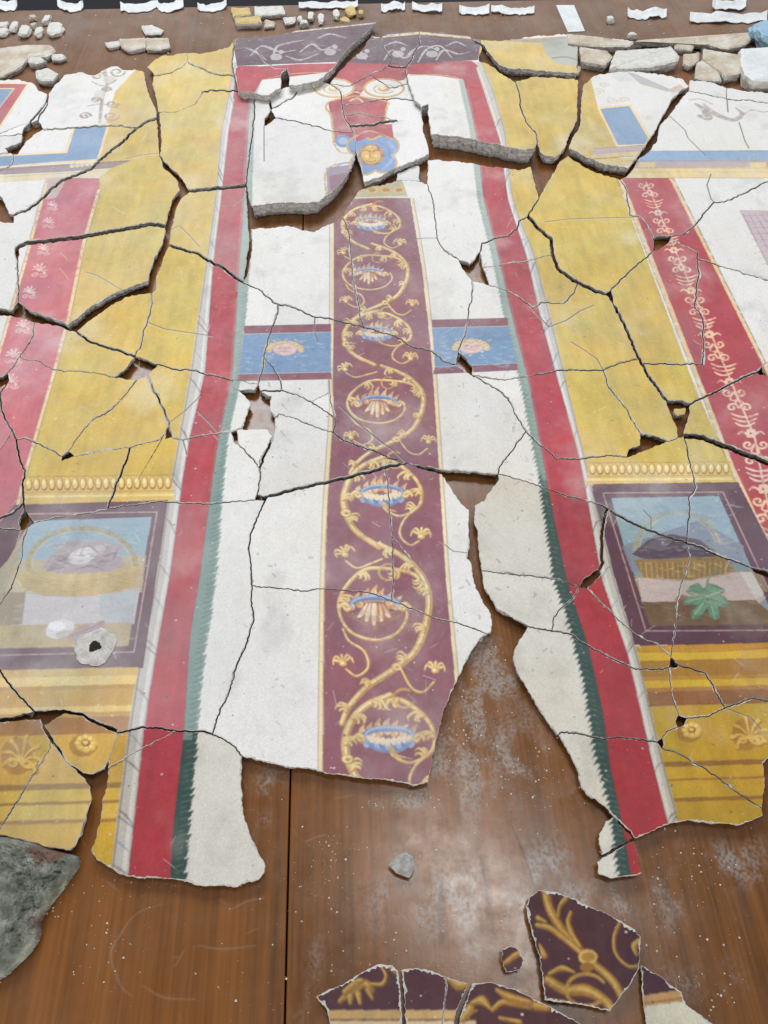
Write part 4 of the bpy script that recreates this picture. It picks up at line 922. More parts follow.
for i in range(11000):                            # pits and specks
    x = rs.randint(8, TW-10); y = rs.randint(8, TH-10); r = rs.choice([1, 1, 1, 2, 2, 3]); h, w = r, max(1, r+rs.randint(-1, 2))
    c = S(70, 64, 60) if rs.rand() < .42 else S(226, 222, 214); a = rs.uniform(.25, .8)
    IMG[y:y+h, x:x+w] = IMG[y:y+h, x:x+w]*(1-a)+np.array(c, np.float32)*a
for i in range(150):                             # fine scratches
    x = rs.uniform(0, 768); y = rs.uniform(60, 860); L = rs.uniform(3, 16); a = rs.uniform(0, math.pi)
    stroke([(x, y), (x+L*.5*math.cos(a)+rs.uniform(-1, 1), y+L*.5*math.sin(a)), (x+L*math.cos(a), y+L*math.sin(a))], (224,218,212), .7, rs.uniform(.2, .55), n=3)
for i in range(170):                              # grey smudges on the white plaster
    x = rs.uniform(240, 560); y = rs.uniform(220, 840); stroke([(x, y), (x+rs.uniform(-4, 4), y+rs.uniform(-3, 5))], (134,132,130), rs.uniform(.8, 2.4), .45, sm=False)
for w, a, b in HAIR:
    if a[0] < -20 or b[0] < -20 or a[0] > 780: continue
    stroke([(a[0], a[1]+.8), (b[0], b[1]+.8)], (206,200,190), 1.2+w, .4, sm=False); stroke([a, b], (66,56,50), .5+w*.7, .85, sm=False)
def to_image(name, arr):
    h, w = arr.shape[:2]; im = bpy.data.images.new(name, w, h); px = np.ones((h, w, 4), np.float32)
    a = np.clip(arr, 0, 1); px[..., :3] = np.where(a <= .0031308, a*12.92, 1.055*np.power(a, 1/2.4)-.055)
    im.pixels.foreach_set(px.ravel()); im.update(); im.pack(); return im
PAINT = to_image('fresco_painting', IMG); del IMG
# varnished boards: grain, chalk dust, rubbed patches, scratches
R, X0, Y0, TW, TH = 800.0, -1.45, -.25, 2400, 2500
IMG = np.empty((TH, TW, 3), np.float32)
g1 = fbm(TH, TW, 14, 101, 4, 22.0); g2_ = fbm(TH, TW, 90, 121, 4, 3.0); g3 = vnoise(TH, TW, 2.2, 160, 141)
NZ = None; IMG[:] = S(119, 73, 29); IMG *= (1+.5*(g1-.5)+.6*(g2_-.5)+.30*(g3-.5)+.3*(vnoise(TH, TW, 1.5, 40, 143)-.5))[..., None]
yy = np.linspace(Y0, Y0+TH/R, TH, dtype=np.float32)[:, None]
dust_glare = np.clip((fbm(TH, TW, 130, 161, 5, 1.7)-.50)*3.2, 0, 1)*fbm(TH, TW, 8, 181, 3)**1.5*1.5
dust_glare = np.clip(dust_glare*.08+np.clip((yy-2.0)/.5, 0, 1)*.30*(.5+fbm(TH, TW, 40, 191, 3)), 0, .8); IMG += (np.array(S(160, 153, 146), np.float32)-IMG)*dust_glare[..., None]  # far end greyed: dust and glare painted into the board colour
ZW = 0.0
def tx(px, py):
    q = plane(px, py, 0.0); return (q[:, 0]-X0)*R, (q[:, 1]-Y0)*R
def blot(cx, cy, rx, ry, n, col=(168,168,166), amp=.45):
    q = plane([cx, cx+rx, cx], [cy, cy, cy-ry], 0.0); X = (q[0, 0]-X0)*R; Y = (q[0, 1]-Y0)*R; sx = abs(q[1, 0]-q[0, 0])*R*.75; sy = abs(q[2, 1]-q[0, 1])*R*.75
    x0, x1, y0, y1 = int(max(X-3*sx, 0)), int(min(X+3*sx, TW)), int(max(Y-3*sy, 0)), int(min(Y+3*sy, TH))
    if x1 <= x0+4 or y1 <= y0+4: return
    g = np.exp(-.5*((np.arange(x0, x1)[None]-X)/sx)**2-.5*((np.arange(y0, y1)[:, None]-Y)/sy)**2); h, w = g.shape; sd = rs.randint(9999)
    nz = np.clip((fbm(h, w, 26, sd, 4, 1.8)-.48)*5, 0, 1)*np.clip((vnoise(h, w, 1.5, 1.8, sd+9)-.25)*2.2, .06, 1); m = np.clip(g*nz*min(1.5, n/70), 0, .8).astype(np.float32)
    mix((slice(y0, y1), slice(x0, x1)), m, col, .62)
for b in ((270,800,14,26,110),(262,830,10,14,60),(378,803,16,8,70),(412,800,28,8,150),(330,865,16,20,60),(370,880,10,22,70),(478,668,50,40,220),(470,730,50,50,260),(455,770,40,36,180),(530,760,46,34,150),(430,640,22,10,50),
          (690,905,30,26,90),(735,860,28,20,90),(675,840,14,8,60),(600,900,60,16,120),(545,880,40,30,120),(450,900,60,30,150),(120,940,12,10,40),(475,960,40,18,70),(300,990,10,26,50),(315,960,8,20,30),(540,945,30,20,60),(700,980,30,20,70)): blot(*b)
for p, w, a in (([(510,822),(522,850),(536,890)], 2.2, .7), ([(480,856),(485,880),(488,908)], 1.6, .7)): stroke(p, (50,34,26), [.5, w, .8], a)
stroke([(443,877),(441,905),(442,942)], (84,56,44), [2, 7, 5], .55)
for p in ([(160,905),(135,915),(120,935),(112,955),(122,985),(132,996)], [(142,985),(165,998),(195,1000)], [(196,944),(222,949),(256,946)], [(228,912),(246,902),(264,898)], [(430,915),(480,905),(540,900)], [(620,700),(600,760)], [(246,934),(258,928)], [(440,905),(500,890),(560,915)], [(470,925),(530,915)]):
    stroke([(x+rs.uniform(-1.5, 1.5), y+rs.uniform(-1.5, 1.5)) for x, y in p], (166,150,134), [.3, 1.0, .3], .38)
for i in range(90):
    x = rs.uniform(0, 768); y = rs.uniform(640, 1024); L = rs.uniform(6, 34); a = rs.uniform(-.5, 2.2); stroke([(x, y), (x+L*.5*math.cos(a)+rs.uniform(-2, 2), y+L*.5*math.sin(a)), (x+L*math.cos(a), y+L*math.sin(a))], (170,158,148) if rs.rand() < .6 else (60,40,28), .6, rs.uniform(.12, .4), n=3)
WOOD = to_image('board_colour', IMG); del IMG, dust_glare
R, X0, Y0, TW, TH = 1150.0, -1.28, -.03, 3000, 3180
# ---------------------------------------------------------------- materials
def nodes(name):
    m = bpy.data.materials.new(name); m.use_nodes = True; nt = m.node_tree; b = nt.nodes['Principled BSDF']; return m, nt, b
def N(nt, t, **k):
    n = nt.nodes.new(t)
    for a, v in k.items(): setattr(n, a, v)
    return n
def image_mat(name, img, scale_noise, rough, bump, dust_veil):
    m, nt, b = nodes(name); L = nt.links.new
    t = N(nt, 'ShaderNodeTexImage', image=img, interpolation='Cubic', extension='EXTEND'); uv = N(nt, 'ShaderNodeUVMap', uv_map='sheet'); L(uv.outputs[0], t.inputs[0])
    tc = N(nt, 'ShaderNodeTexCoord'); n = N(nt, 'ShaderNodeTexNoise'); n.inputs['Scale'].default_value = scale_noise; n.inputs['Detail'].default_value = 8; n.inputs['Roughness'].default_value = .65
    L(tc.outputs['Object'], n.inputs['Vector'])
    col = t.outputs[0]
    if dust_veil:
        at_ = N(nt, 'ShaderNodeAttribute', attribute_type='OBJECT', attribute_name='dust_glare')
        mx = N(nt, 'ShaderNodeMix', data_type='RGBA'); mu = N(nt, 'ShaderNodeMath', operation='MULTIPLY'); r = N(nt, 'ShaderNodeMapRange'); r.inputs[1].default_value = .3; r.inputs[2].default_value = .7; r.inputs[3].default_value = .55; r.inputs[4].default_value = 1.25
        n2 = N(nt, 'ShaderNodeTexNoise'); n2.inputs['Scale'].default_value = 9; n2.inputs['Detail'].default_value = 6; L(tc.outputs['Object'], n2.inputs['Vector']); L(n2.outputs[0], r.inputs[0])
        L(at_.outputs['Fac'], mu.inputs[0]); L(r.outputs[0], mu.inputs[1]); L(mu.outputs[0], mx.inputs[0]); L(col, mx.inputs[6]); mx.inputs[7].default_value = (.66, .655, .63, 1); col = mx.outputs[2]  # pale grey mix: dust plus the far glare veil put into the colour
    oi = N(nt, 'ShaderNodeObjectInfo'); ro = N(nt, 'ShaderNodeMapRange'); ro.inputs[3].default_value = .93; ro.inputs[4].default_value = 1.04; L(oi.outputs['Random'], ro.inputs[0]); tn = N(nt, 'ShaderNodeAttribute', attribute_type='OBJECT', attribute_name='tone'); tv = N(nt, 'ShaderNodeVectorMath', operation='SUBTRACT'); tv.inputs[0].default_value = (1, 1, 1); L(tn.outputs['Vector'], tv.inputs[1]); cm = N(nt, 'ShaderNodeVectorMath', operation='MULTIPLY'); L(col, cm.inputs[0]); L(tv.outputs[0], cm.inputs[1]); col = cm.outputs[0]
    sm_ = N(nt, 'ShaderNodeVectorMath', operation='SCALE'); L(col, sm_.inputs[0]); L(ro.outputs[0], sm_.inputs['Scale']); L(sm_.outputs[0], b.inputs['Base Color'])
    rr = N(nt, 'ShaderNodeMapRange'); rr.inputs[3].default_value = rough[0]; rr.inputs[4].default_value = rough[1]; rr.inputs[1].default_value = .3; rr.inputs[2].default_value = .7; L(n.outputs[0], rr.inputs[0]); L(rr.outputs[0], b.inputs['Roughness'])
    bp = N(nt, 'ShaderNodeBump'); bp.inputs['Strength'].default_value = bump; bp.inputs['Distance'].default_value = .004; L(n.outputs[0], bp.inputs['Height']); L(bp.outputs[0], b.inputs['Normal'])
    return m
def rock_mat(name, c1, c2, c3, sc=60, bump=.9, rough=.95):
    m, nt, b = nodes(name); L = nt.links.new; tc = N(nt, 'ShaderNodeTexCoord')
    n = N(nt, 'ShaderNodeTexNoise'); n.inputs['Scale'].default_value = sc; n.inputs['Detail'].default_value = 9; n.inputs['Roughness'].default_value = .7; L(tc.outputs['Object'], n.inputs['Vector'])
    v = N(nt, 'ShaderNodeTexVoronoi'); v.inputs['Scale'].default_value = sc*3.2; L(tc.outputs['Object'], v.inputs['Vector'])
    cr_ = N(nt, 'ShaderNodeValToRGB'); e = cr_.color_ramp.elements; e[0].position = .34; e[0].color = (*c1, 1); e[1].position = .66; e[1].color = (*c3, 1); k = e.new(.5); k.color = (*c2, 1); L(n.outputs[0], cr_.inputs[0])
    vr = N(nt, 'ShaderNodeMapRange'); vr.inputs[1].default_value = 0; vr.inputs[2].default_value = .25; vr.inputs[3].default_value = 1.18; vr.inputs[4].default_value = .9; L(v.outputs['Distance'], vr.inputs[0])
    mm = N(nt, 'ShaderNodeVectorMath', operation='SCALE'); L(cr_.outputs[0], mm.inputs[0]); L(vr.outputs[0], mm.inputs['Scale']); L(mm.outputs[0], b.inputs['Base Color'])
    b.inputs['Roughness'].default_value = rough; bp = N(nt, 'ShaderNodeBump'); bp.inputs['Strength'].default_value = bump; bp.inputs['Distance'].default_value = .006; L(n.outputs[0], bp.inputs['Height']); L(bp.outputs[0], b.inputs['Normal'])
    return m
M_PAINT = image_mat('painted_plaster', PAINT, 55, (.58, .85), .10, True)
M_WOOD = image_mat('varnished_board', WOOD, 30, (.15, .33), .04, False)
M_RIM = rock_mat('chipped_white_plaster', S(186,180,170), S(212,207,198), S(230,227,220), 90, .6)
M_MORTAR = rock_mat('grey_mortar', S(158,155,150), S(200,197,191), S(224,222,218), 90, 1.1)
M_LUMP = rock_mat('pale_plaster_lump', S(206,200,188), S(222,219,211), S(234,232,228), 60, .6)
M_TAN = rock_mat('tan_moulding_plaster', S(180,162,138), S(206,194,174), S(224,218,206), 18, .4)
M_ROCK = rock_mat('green_grey_mortar', S(88,92,80), S(138,142,128), S(190,190,176), 50, 1.6)
M_PAPER = rock_mat('white_paper', S(214,214,212), S(226,227,226), S(236,237,238), 20, .2, .8)
M_CLOTH = rock_mat('light_blue_film', S(140,178,200), S(158,194,214), S(176,206,222), 15, .3, .5)
M_DARK = rock_mat('dark_floor', S(20,20,24), S(26,26,30), S(34,34,38), 4, .2, .7)
M_CRUMB = rock_mat('plaster_crumb', S(176,166,146), S(214,206,188), S(236,232,222), 300, .3)
def reddish(m):
    nt = m.node_tree; b = nt.nodes['Principled BSDF']; src = b.inputs['Base Color'].links[0].from_socket; n = N(nt, 'ShaderNodeTexNoise'); n.inputs['Scale'].default_value = 20; n.inputs['Detail'].default_value = 5
    tc = N(nt, 'ShaderNodeTexCoord'); nt.links.new(tc.outputs['Object'], n.inputs['Vector']); r = N(nt, 'ShaderNodeMapRange'); r.inputs[1].default_value = .57; r.inputs[2].default_value = .66; r.inputs[4].default_value = .75; nt.links.new(n.outputs[0], r.inputs[0])
    mx = N(nt, 'ShaderNodeMix', data_type='RGBA'); nt.links.new(r.outputs[0], mx.inputs[0]); nt.links.new(src, mx.inputs[6]); mx.inputs[7].default_value = (*S(128,84,72), 1); nt.links.new(mx.outputs[2], b.inputs['Base Color'])
reddish(M_ROCK)
M_SEAM = rock_mat('dark_gap_wood', S(30,20,14), S(38,26,18), S(46,32,22), 60, .3)
M_GOLDP = rock_mat('yellow_painted_plaster', S(196,168,104), S(212,186,124), S(226,206,156), 30, .4)

def link(name, verts, faces, mats, parent=None, mi=None, uvs=None, smooth=None):
    me = bpy.data.meshes.new(name); me.from_pydata([tuple(map(float, v)) for v in verts], [], faces)
    for m in mats: me.materials.append(m)
    if mi: me.polygons.foreach_set('material_index', mi)
    if uvs is not None:
        u = me.uv_layers.new(name='sheet'); li = np.empty(len(me.loops), np.int32); me.loops.foreach_get('vertex_index', li)
        u.data.foreach_set('uv', np.asarray(uvs, np.float32)[li].ravel())
    if smooth: me.polygons.foreach_set('use_smooth', [True]*len(me.polygons))
    me.update(); me.validate()
    o = bpy.data.objects.new(name, me); C.collection.objects.link(o)
    if parent: o.parent = parent
    return o
def tag(o, label=None, cat=None, group=None, kind=None):
    for k, v in (('label', label), ('category', cat), ('group', group), ('kind', kind)):
        if v: o[k] = v
    return o
def empty(name, loc):
    o = bpy.data.objects.new(name, None); C.collection.objects.link(o); o.location = loc; o.empty_display_size = .02; return o
def boxv(x0, x1, y0, y1, z0, z1):
    v = [(x0,y0,z0),(x1,y0,z0),(x1,y1,z0),(x0,y1,z0),(x0,y0,z1),(x1,y0,z1),(x1,y1,z1),(x0,y1,z1)]
    return v, [(0,3,2,1),(4,5,6,7),(0,1,5,4),(1,2,6,5),(2,3,7,6),(3,0,4,7)]
# ---------------------------------------------------------------- the setting: floor beyond, table of long boards
v, f = boxv(-12, 12, -6, 30, -.95, -.85); tag(link('floor', v, f, [M_DARK]), kind='structure')
YF = float(plane([384], [3.2], 0)[0][1]); seam = float(plane([287.5], [900], 0)[0][0])
table = empty('table', (0, 1.2, -.85)); tag(table, 'long brown varnished wooden table carrying all the fresco pieces', 'table')
def board(x0, x1):
    n = 3; v, f = boxv(x0, x1, -.6, YF, -.035, 0); o = link('board', [(a, b-1.2, c+.85) for a, b, c in v], f, [M_WOOD], table, uvs=[((a+1.45)*800/2400, (b+.25)*800/2500) for a, b, c in v])
    bv = o.modifiers.new('edge', 'BEVEL'); bv.width = .0012; bv.segments = 2
xs = [seam-1.9, seam-1.27, seam-.64, seam, seam+.64, seam+1.28, seam+1.9]
xs = [seam-1.9, seam, seam+1.9]
for a, b in zip(xs, xs[1:]): board(a+.0011, b-.0011)
v, f = boxv(seam-1.85, seam+1.85, -.55, YF-.05, -.07, -.036); link('underframe', [(a, b-1.2, c+.85) for a, b, c in v], f, [M_SEAM], table)
for x in (-1.5, 1.4):
    for y in (-.5, YF-.15):
        v, f = boxv(x, x+.07, y, y+.07, -.85, -.07); link('leg', [(a, b-1.2, c+.85) for a, b, c in v], f, [M_SEAM], table)
# ---------------------------------------------------------------- fresco fragments
def inset(poly, ws):
    n = len(poly); out = []
    for i in range(n):
        p, a, b = poly[i], poly[i-1], poly[(i+1) % n]
        def nrm(u, v):
            dx, dy = v[0]-u[0], v[1]-u[1]; L = math.hypot(dx, dy) or 1; return -dy/L, dx/L
        n1, n2 = nrm(a, p), nrm(p, b); o1, o2 = ws[i-1], ws[i]
        d = 1+n1[0]*n2[0]+n1[1]*n2[1]
        if d < .35: d = .35
        x = (n1[0]*o1+n2[0]*o2)/d; y = (n1[1]*o1+n2[1]*o2)/d; L = math.hypot(x, y); mx = 1.6*max(o1, o2)+1e-9
        if L > mx: x *= mx/L; y *= mx/L
        out.append((p[0]+x, p[1]+y))
    return out
def clean(p, tol):
    out = []
    for q in p:
        if not out or math.hypot(q[0]-out[-1][0], q[1]-out[-1][1]) > tol: out.append(q)
    while len(out) > 3 and math.hypot(out[0][0]-out[-1][0], out[0][1]-out[-1][1]) <= tol: out.pop()
    return out
def fragment(poly, ws, label, zf=0.0, zb=0.0, dust_glare=.1, name='fresco_fragment', cat='fragment', group=None, seed=0, paint=None, rimw=1.0):
    rn = random.Random(seed); j = rn.uniform(-.0011, .0011); j2 = rn.uniform(-.0009, .0009); zf += j+j2; zb += j-j2; deepened = dust_glare < .02 and min(q[1] for q in poly) > 470; dust_glare += rn.uniform(0, .07 if dust_glare > .02 else .02)
    pp = inset(poly, [(w*.36+.02 if w < 1.5 else w*.5) if w > 0 else 0 for w in ws]); pp = clean(pp, .5)
    py = [q[1] for q in pp]; y0, y1 = min(py), max(py); A = np.array(pp)
    hz = lambda yy: ZT+zb+(zf-zb)*(np.asarray(yy)-y0)/max(y1-y0, 1)
    z = hz(A[:, 1]); xy = np.stack([plane([a], [b], zz)[0] for (a, b), zz in zip(pp, z)])
    uvp = plane(A[:, 0], A[:, 1]); uv = np.stack([(uvp[:, 0]-X0)*R/TW, (uvp[:, 1]-Y0)*R/TH], 1)
    c = xy.mean(0); n = len(xy)
    # orientation: pixel area positive (y down) -> clockwise in the plane; make it counter-clockwise
    sA = .5*sum(xy[i-1][0]*xy[i][1]-xy[i][0]*xy[i-1][1] for i in range(n))
    if sA < 0: xy = xy[::-1].copy(); z = z[::-1].copy(); uv = uv[::-1].copy()
    nr = np.empty((n, 2))
    for i in range(n):
        t = xy[(i+1) % n]-xy[i-1]; L = np.hypot(*t) or 1; nr[i] = (-t[1]/L, t[0]/L)      # inward normal
    wdt = np.array([rn.random() for _ in range(n)]); wdt = (wdt+np.roll(wdt, 1)+np.roll(wdt, 3))/3
    rw = (.0004+.0052*wdt**3.2)*rimw*min(1, math.sqrt(abs(sA))/.06)
    top = xy+nr*rw[:, None]; M = np.stack([uvp.mean(0)])
    uvt = uv+np.stack([nr[:, 0]*rw*R/TW, nr[:, 1]*rw*R/TH], 1)
    root = empty(name, (c[0], c[1], 0)); tag(root, label, cat, group)
    P3 = lambda q, zz: np.column_stack([q[:, 0]-c[0], q[:, 1]-c[1], zz])
    drop = .0007+.0012*wdt
    vt = np.vstack([P3(top, z), P3(xy, z-drop)])
    fc = [tuple(range(n))]+[(i, n+i, n+(i+1) % n, (i+1) % n) for i in range(n)]
    face = link('painted_face', vt, fc, [paint or M_PAINT, M_RIM], root, [0]+[1]*n, np.vstack([uvt, uv])); face['dust_glare'] = dust_glare; face['tone'] = (.13, .15, .22) if deepened else (0.0, 0.0, 0.0)  # pieces at the near end get a darker, warmer tone
    # mortar below, ragged and a little undercut
    K = 5+int(min(z.mean(), .05)/.006); rings = [P3(xy, z-drop)]
    for k in range(1, K+1):
        t = k/K; zz = (z-drop)*(1-t)+.0006*t
        dn = np.array([mnoise.noise(Vector((float(p[0])*60, float(p[1])*60, k*1.7+seed))) for p in xy])
        dn = dn*(1+min(1.2, float(z.mean())/.03))*.8+.45*np.array([mnoise.noise(Vector((float(p[0])*210, float(p[1])*210, k*2.3))) for p in xy])
        off = (.0003+.0085*t**1.8*min(1.6, float(z.mean())/.02))+.0034*(dn+.3)*(1 if k < K else .6)*np.minimum(1, (z/.02)); off = np.clip(off, 0, .010)
        rings.append(P3(xy+nr*off[:, None], zz+(dn*.0016 if k < K else 0)))
    vb = np.vstack(rings); fb = []
    for k in range(K):
        for i in range(n): j = (i+1) % n; fb.append((k*n+i, (k+1)*n+i, (k+1)*n+j, k*n+j))
    vb[:n, 2] -= .0004
    link('mortar_body', vb, fb, [M_MORTAR], root)
    return root
FACES, _ = FACES_STUBS
LAB = {}
for ln in LABELS.strip().split('\n'):
    p, lab, zf, zb, du = ln.split('|'); x, y = p.split(','); LAB[(float(x), float(y))] = (lab, float(zf), float(zb), float(du))
GRP = 'pieces of one broken painted wall laid out together'
used = set(); cracked = None
for k, (A, poly, ws) in enumerate(FACES):
    if any(inside(s, poly) for s in VOIDS) or A < 30: continue
    hit = [s for s in LAB if inside(s, poly)]
    xs_ = [q[0] for q in poly]; ys_ = [q[1] for q in poly]
    if max(xs_) < -8 or min(xs_) > 776: continue
    if not hit: print('UNLABELLED', k, round(A), [round(sum(xs_)/len(xs_)), round(sum(ys_)/len(ys_))], VOIDS and round(min(xs_)), round(max(xs_)), round(min(ys_)), round(max(ys_))); lab = ('small broken painted sliver', 0, 0, .1)
    else: lab = LAB[hit[0]]; used.add(hit[0])
    if len(hit) > 1: print('MULTI', k, hit)
    near = max(ys_) > 925
    if near and A > 500: ws = [w for w in ws]
    r = fragment(poly, ws, lab[0], lab[1], lab[2], lab[3], seed=k, rimw=1.2 if near else (1.0 if max(ys_) < 520 else .7))
    if hit and hit[0] == (132, 613): cracked = r
for s in LAB:
    if s not in used: print('UNUSED', s)
# the knocked-in hole in the left still life: a chipped white ring round a dark pit, and an inlaid repair on the blue strip
def ring_hole(parent, cx, cy, rx, ry):
    n = 44; rn = random.Random(5); c = plane([cx], [cy])[0]; e = plane([cx+rx], [cy])[0]; g = plane([cx], [cy-ry])[0]; ax = abs(e[0]-c[0]); ay = abs(g[1]-c[1])
    rs_ = [(1.0, .0003), (.9, .0016), (.72, .0017), (.52, .0004), (.40, -.0006), (.30, -.0014)]; v = []; 
    jit = [1+.13*mnoise.noise(Vector((math.cos(6.283*i/n)*1.6, math.sin(6.283*i/n)*1.6, 3)))*2+rn.uniform(-.03, .03) for i in range(n)]; j2 = [1+.5*mnoise.noise(Vector((math.cos(6.283*i/n)*1.2, math.sin(6.283*i/n)*1.2, 8)))+rn.uniform(-.06, .06) for i in range(n)]
    for q, (r, z) in enumerate(rs_):
        for i in range(n):
            u = 2*math.pi*i/n; jj = jit[i] if q < 3 else j2[i]
            v.append((c[0]+ax*r*jj*math.cos(u)-parent.location.x, c[1]+ay*r*jj*math.sin(u)-parent.location.y, max(ZT+z+rn.uniform(-.0005, .0007)*(0 < q < 5), ZT+.0002)))
    f = [(q*n+i, q*n+(i+1) % n, (q+1)*n+(i+1) % n, (q+1)*n+i) for q in range(len(rs_)-1) for i in range(n)]
    link('chipped_ring', v, f, [M_RIM], parent)
    m = n*(len(rs_)-1); vv = v[m:]+[(c[0]-parent.location.x, c[1]-parent.location.y, ZT+.0007)]
    link('dark_pit', [(a, b, ZT+.0005) for a, b, _ in vv], [(i, (i+1) % n, n) for i in range(n)], [M_SEAM], parent)
if cracked: ring_hole(cracked, 95, 646, 21, 17)
# ---------------------------------------------------------------- thick moulding pieces and rubble at the far end
def slab(outline, label, h, mats=None, name='moulding_fragment', cat='fragment', group=None, wob=.5, seed=0, zb=0, rise=0):
    rn = random.Random(seed*7+1); q = []
    for a, b in zip(outline, outline[1:]+outline[:1]):
        L = math.hypot(b[0]-a[0], b[1]-a[1]); n = max(1, int(L/2.4))
        for i in range(n):
            t = i/n; q.append((a[0]+(b[0]-a[0])*t+rn.uniform(-wob, wob)*.6, a[1]+(b[1]-a[1])*t+rn.uniform(-wob, wob)*.5))
    q = clean(q, .4); A = np.array(q); xy = plane(A[:, 0], A[:, 1], h+zb); n = len(xy)
    sA = .5*sum(xy[i-1][0]*xy[i][1]-xy[i][0]*xy[i-1][1] for i in range(n))
    if sA < 0: xy = xy[::-1].copy()
    c = xy.mean(0); m1, m2 = mats or (M_TAN, M_MORTAR)
    root = empty(name, (c[0], c[1], 0)); tag(root, label, cat, group)
    nr = np.empty((n, 2))
    for i in range(n): t = xy[(i+1) % n]-xy[i-1]; L = np.hypot(*t) or 1; nr[i] = (-t[1]/L, t[0]/L)
    ext_ = min(np.ptp(xy[:, 0]), np.ptp(xy[:, 1])); r = min(.006, ext_*.12)
    V = []; 
    for q_, (k, zz) in enumerate(((r, h), (0, h-.003), (-.001, h*.62), (.0015, h*.3), (.003, .001))):
        for i in range(n):
            d = mnoise.noise(Vector((float(xy[i][0])*50, float(xy[i][1])*50, q_*2.0+seed)))*.003
            V.append((xy[i][0]-c[0]+nr[i][0]*(k+d), xy[i][1]-c[1]+nr[i][1]*(k+d), zb+zz+(d*.5 if q_ < 4 else 0)))
    tf = [tuple(range(n))]; tf += [(i, n+i, n+(i+1) % n, (i+1) % n) for i in range(n)]
    link('face', V[:2*n], tf, [m1], root)
    W_ = V[n:]; bf = [(k*n+i, (k+1)*n+i, (k+1)*n+(i+1) % n, k*n+(i+1) % n) for k in range(3) for i in range(n)]; bf.append(tuple(3*n+i for i in range(n))[::-1])
    link('mortar_body', W_, bf, [m2], root); return root
def lump(cx, cy, rx, ry, h, label, mat, name='plaster_lump', cat='rubble', group=None, seed=0, sub=3):
    bm = bmesh.new(); bmesh.ops.create_icosphere(bm, subdivisions=sub, radius=1)
    c = plane([cx], [cy], h*.5)[0]; e = plane([cx+rx], [cy], h*.5)[0]; g = plane([cx], [cy-ry], h*.5)[0]; ax = abs(e[0]-c[0]); ay = max(abs(g[1]-c[1])-h*.3, ax*.45)
    for v in bm.verts:
        p = v.co.copy(); q = p*1.1+Vector((seed*3.1, seed*1.7, 0)); d = 1+.34*mnoise.noise(q)+.14*mnoise.noise(q*2.7)+.05*mnoise.noise(q*7)
        s = max(abs(p.x), abs(p.y), abs(p.z)); p = p*(1/(s*.55+.45))*d
        v.co = (p.x*ax*.86, p.y*ay*.86, max(min(p.z, .86)*h*.56+h*.5, 0.0004))
    me = bpy.data.meshes.new(name); bm.to_mesh(me); bm.free(); me.materials.append(mat)
    if sub > 3: pass
    o = bpy.data.objects.new(name, me); C.collection.objects.link(o); o.location = (c[0], c[1], 0); o.rotation_euler.z = 0; tag(o, label, cat, group); return o
SL = [
 ([(568,33),(600,36),(634,42),(630,46),(600,46),(568,43)], 'long tan moulding strip lying at the top edge above the blue painted panel piece', .02, 0),
 ([(580,46),(608,50),(613,56),(606,64),(582,60)], 'grey-brown moulding chunk with greenish stain, left of the long cream-edged moulding', .024, 0),
 ([(616,50),(672,46),(680,56),(678,60),(654,66),(610,68),(612,60)], 'long moulding chunk with cream lower band above the piece with a blue rectangle', .028, 1),
 ([(674,43),(695,44),(692,50),(676,48)], 'small flat tan chip between two long mouldings at upper right', .016, 0),
 ([(634,41),(672,38),(700,36),(704,44),(750,32),(752,38),(746,44),(728,48),(700,43),(672,42)], 'long thin reddish-tan moulding running toward the pale blue film at upper right', .018, 0),
 ([(684,53),(700,52),(699,60),(690,65),(684,62)], 'round tan chip beside the brown gap at upper right', .02, 0),
 ([(704,48),(740,54),(741,72),(726,76),(718,68),(703,58)], 'five-sided tan-grey moulding block left of the large white end block', .024, 0),
 ([(697,62),(704,58),(718,67),(722,80),(708,80),(695,77)], 'pale four-sided chunk tucked under the five-sided tan block', .018, 0),
 ([(741,48),(768,46),(798,44),(798,76),(768,80),(754,80),(745,74),(741,62)], 'large white moulding block with tan top band at the right edge', .034, 2),
 ([(570,62),(581,66),(579,72),(568,74)], 'small tan chip beside the gap left of the blue rectangle piece', .016, 0),
 ([(0,47),(26,44),(50,44),(56,50),(46,56),(27,58),(20,66),(0,76),(-20,76),(-20,47)], 'large weathered beige slab with peach patch at the upper left edge', .018, 0),
 ([(104,42),(119,40),(119,45),(108,47)], 'small grey chip at the left end of the three golden moulding bits', .012, 1),
 ([(119,38),(145,37),(145,47),(128,50),(121,46)], 'middle golden moulding bit with a raised rib, on bare table', .014, 0),
 ([(146,37),(168,37),(170,46),(160,49),(146,48)], 'right golden moulding bit below a loose white flake', .014, 0),
 ([(231,7),(249,7),(251,14),(233,16)], 'small yellow painted chunk beside the white paper strips at the table end', .014, 3),
 ([(234,17),(260,15),(261,22),(236,23)], 'long cream chunk under the small yellow chunk at the table end', .020, 3),
 ([(265,19),(275,21),(274,26),(264,27)], 'small orange-tan chip right of the long cream chunk', .010, 0),
 ([(254,6),(283,5),(285,13),(255,15)], 'white plaster bar with ragged front near the far table edge', .016, 1),
 ([(283,17),(296,16),(294,22),(285,24)], 'white chip right of the ragged white bar', .012, 1),
 ([(28,57),(40,56),(46,60),(36,63),(28,62)], 'pale angular block on the edge of the weathered beige slab', .02, 1),
 ([(51,54),(62,53),(66,56),(60,59),(52,59)], 'pale oval block alone right of the weathered beige slab', .014, 1),
 ([(35,70),(48,67),(58,73),(52,80),(40,80),(36,77)], 'white lump in the notch between slab and first white panel piece', .02, 1),
 ([(141,25),(152,24),(163,29),(160,33),(145,34)], 'loose white flake lying behind the golden moulding bits', .010, 1)]
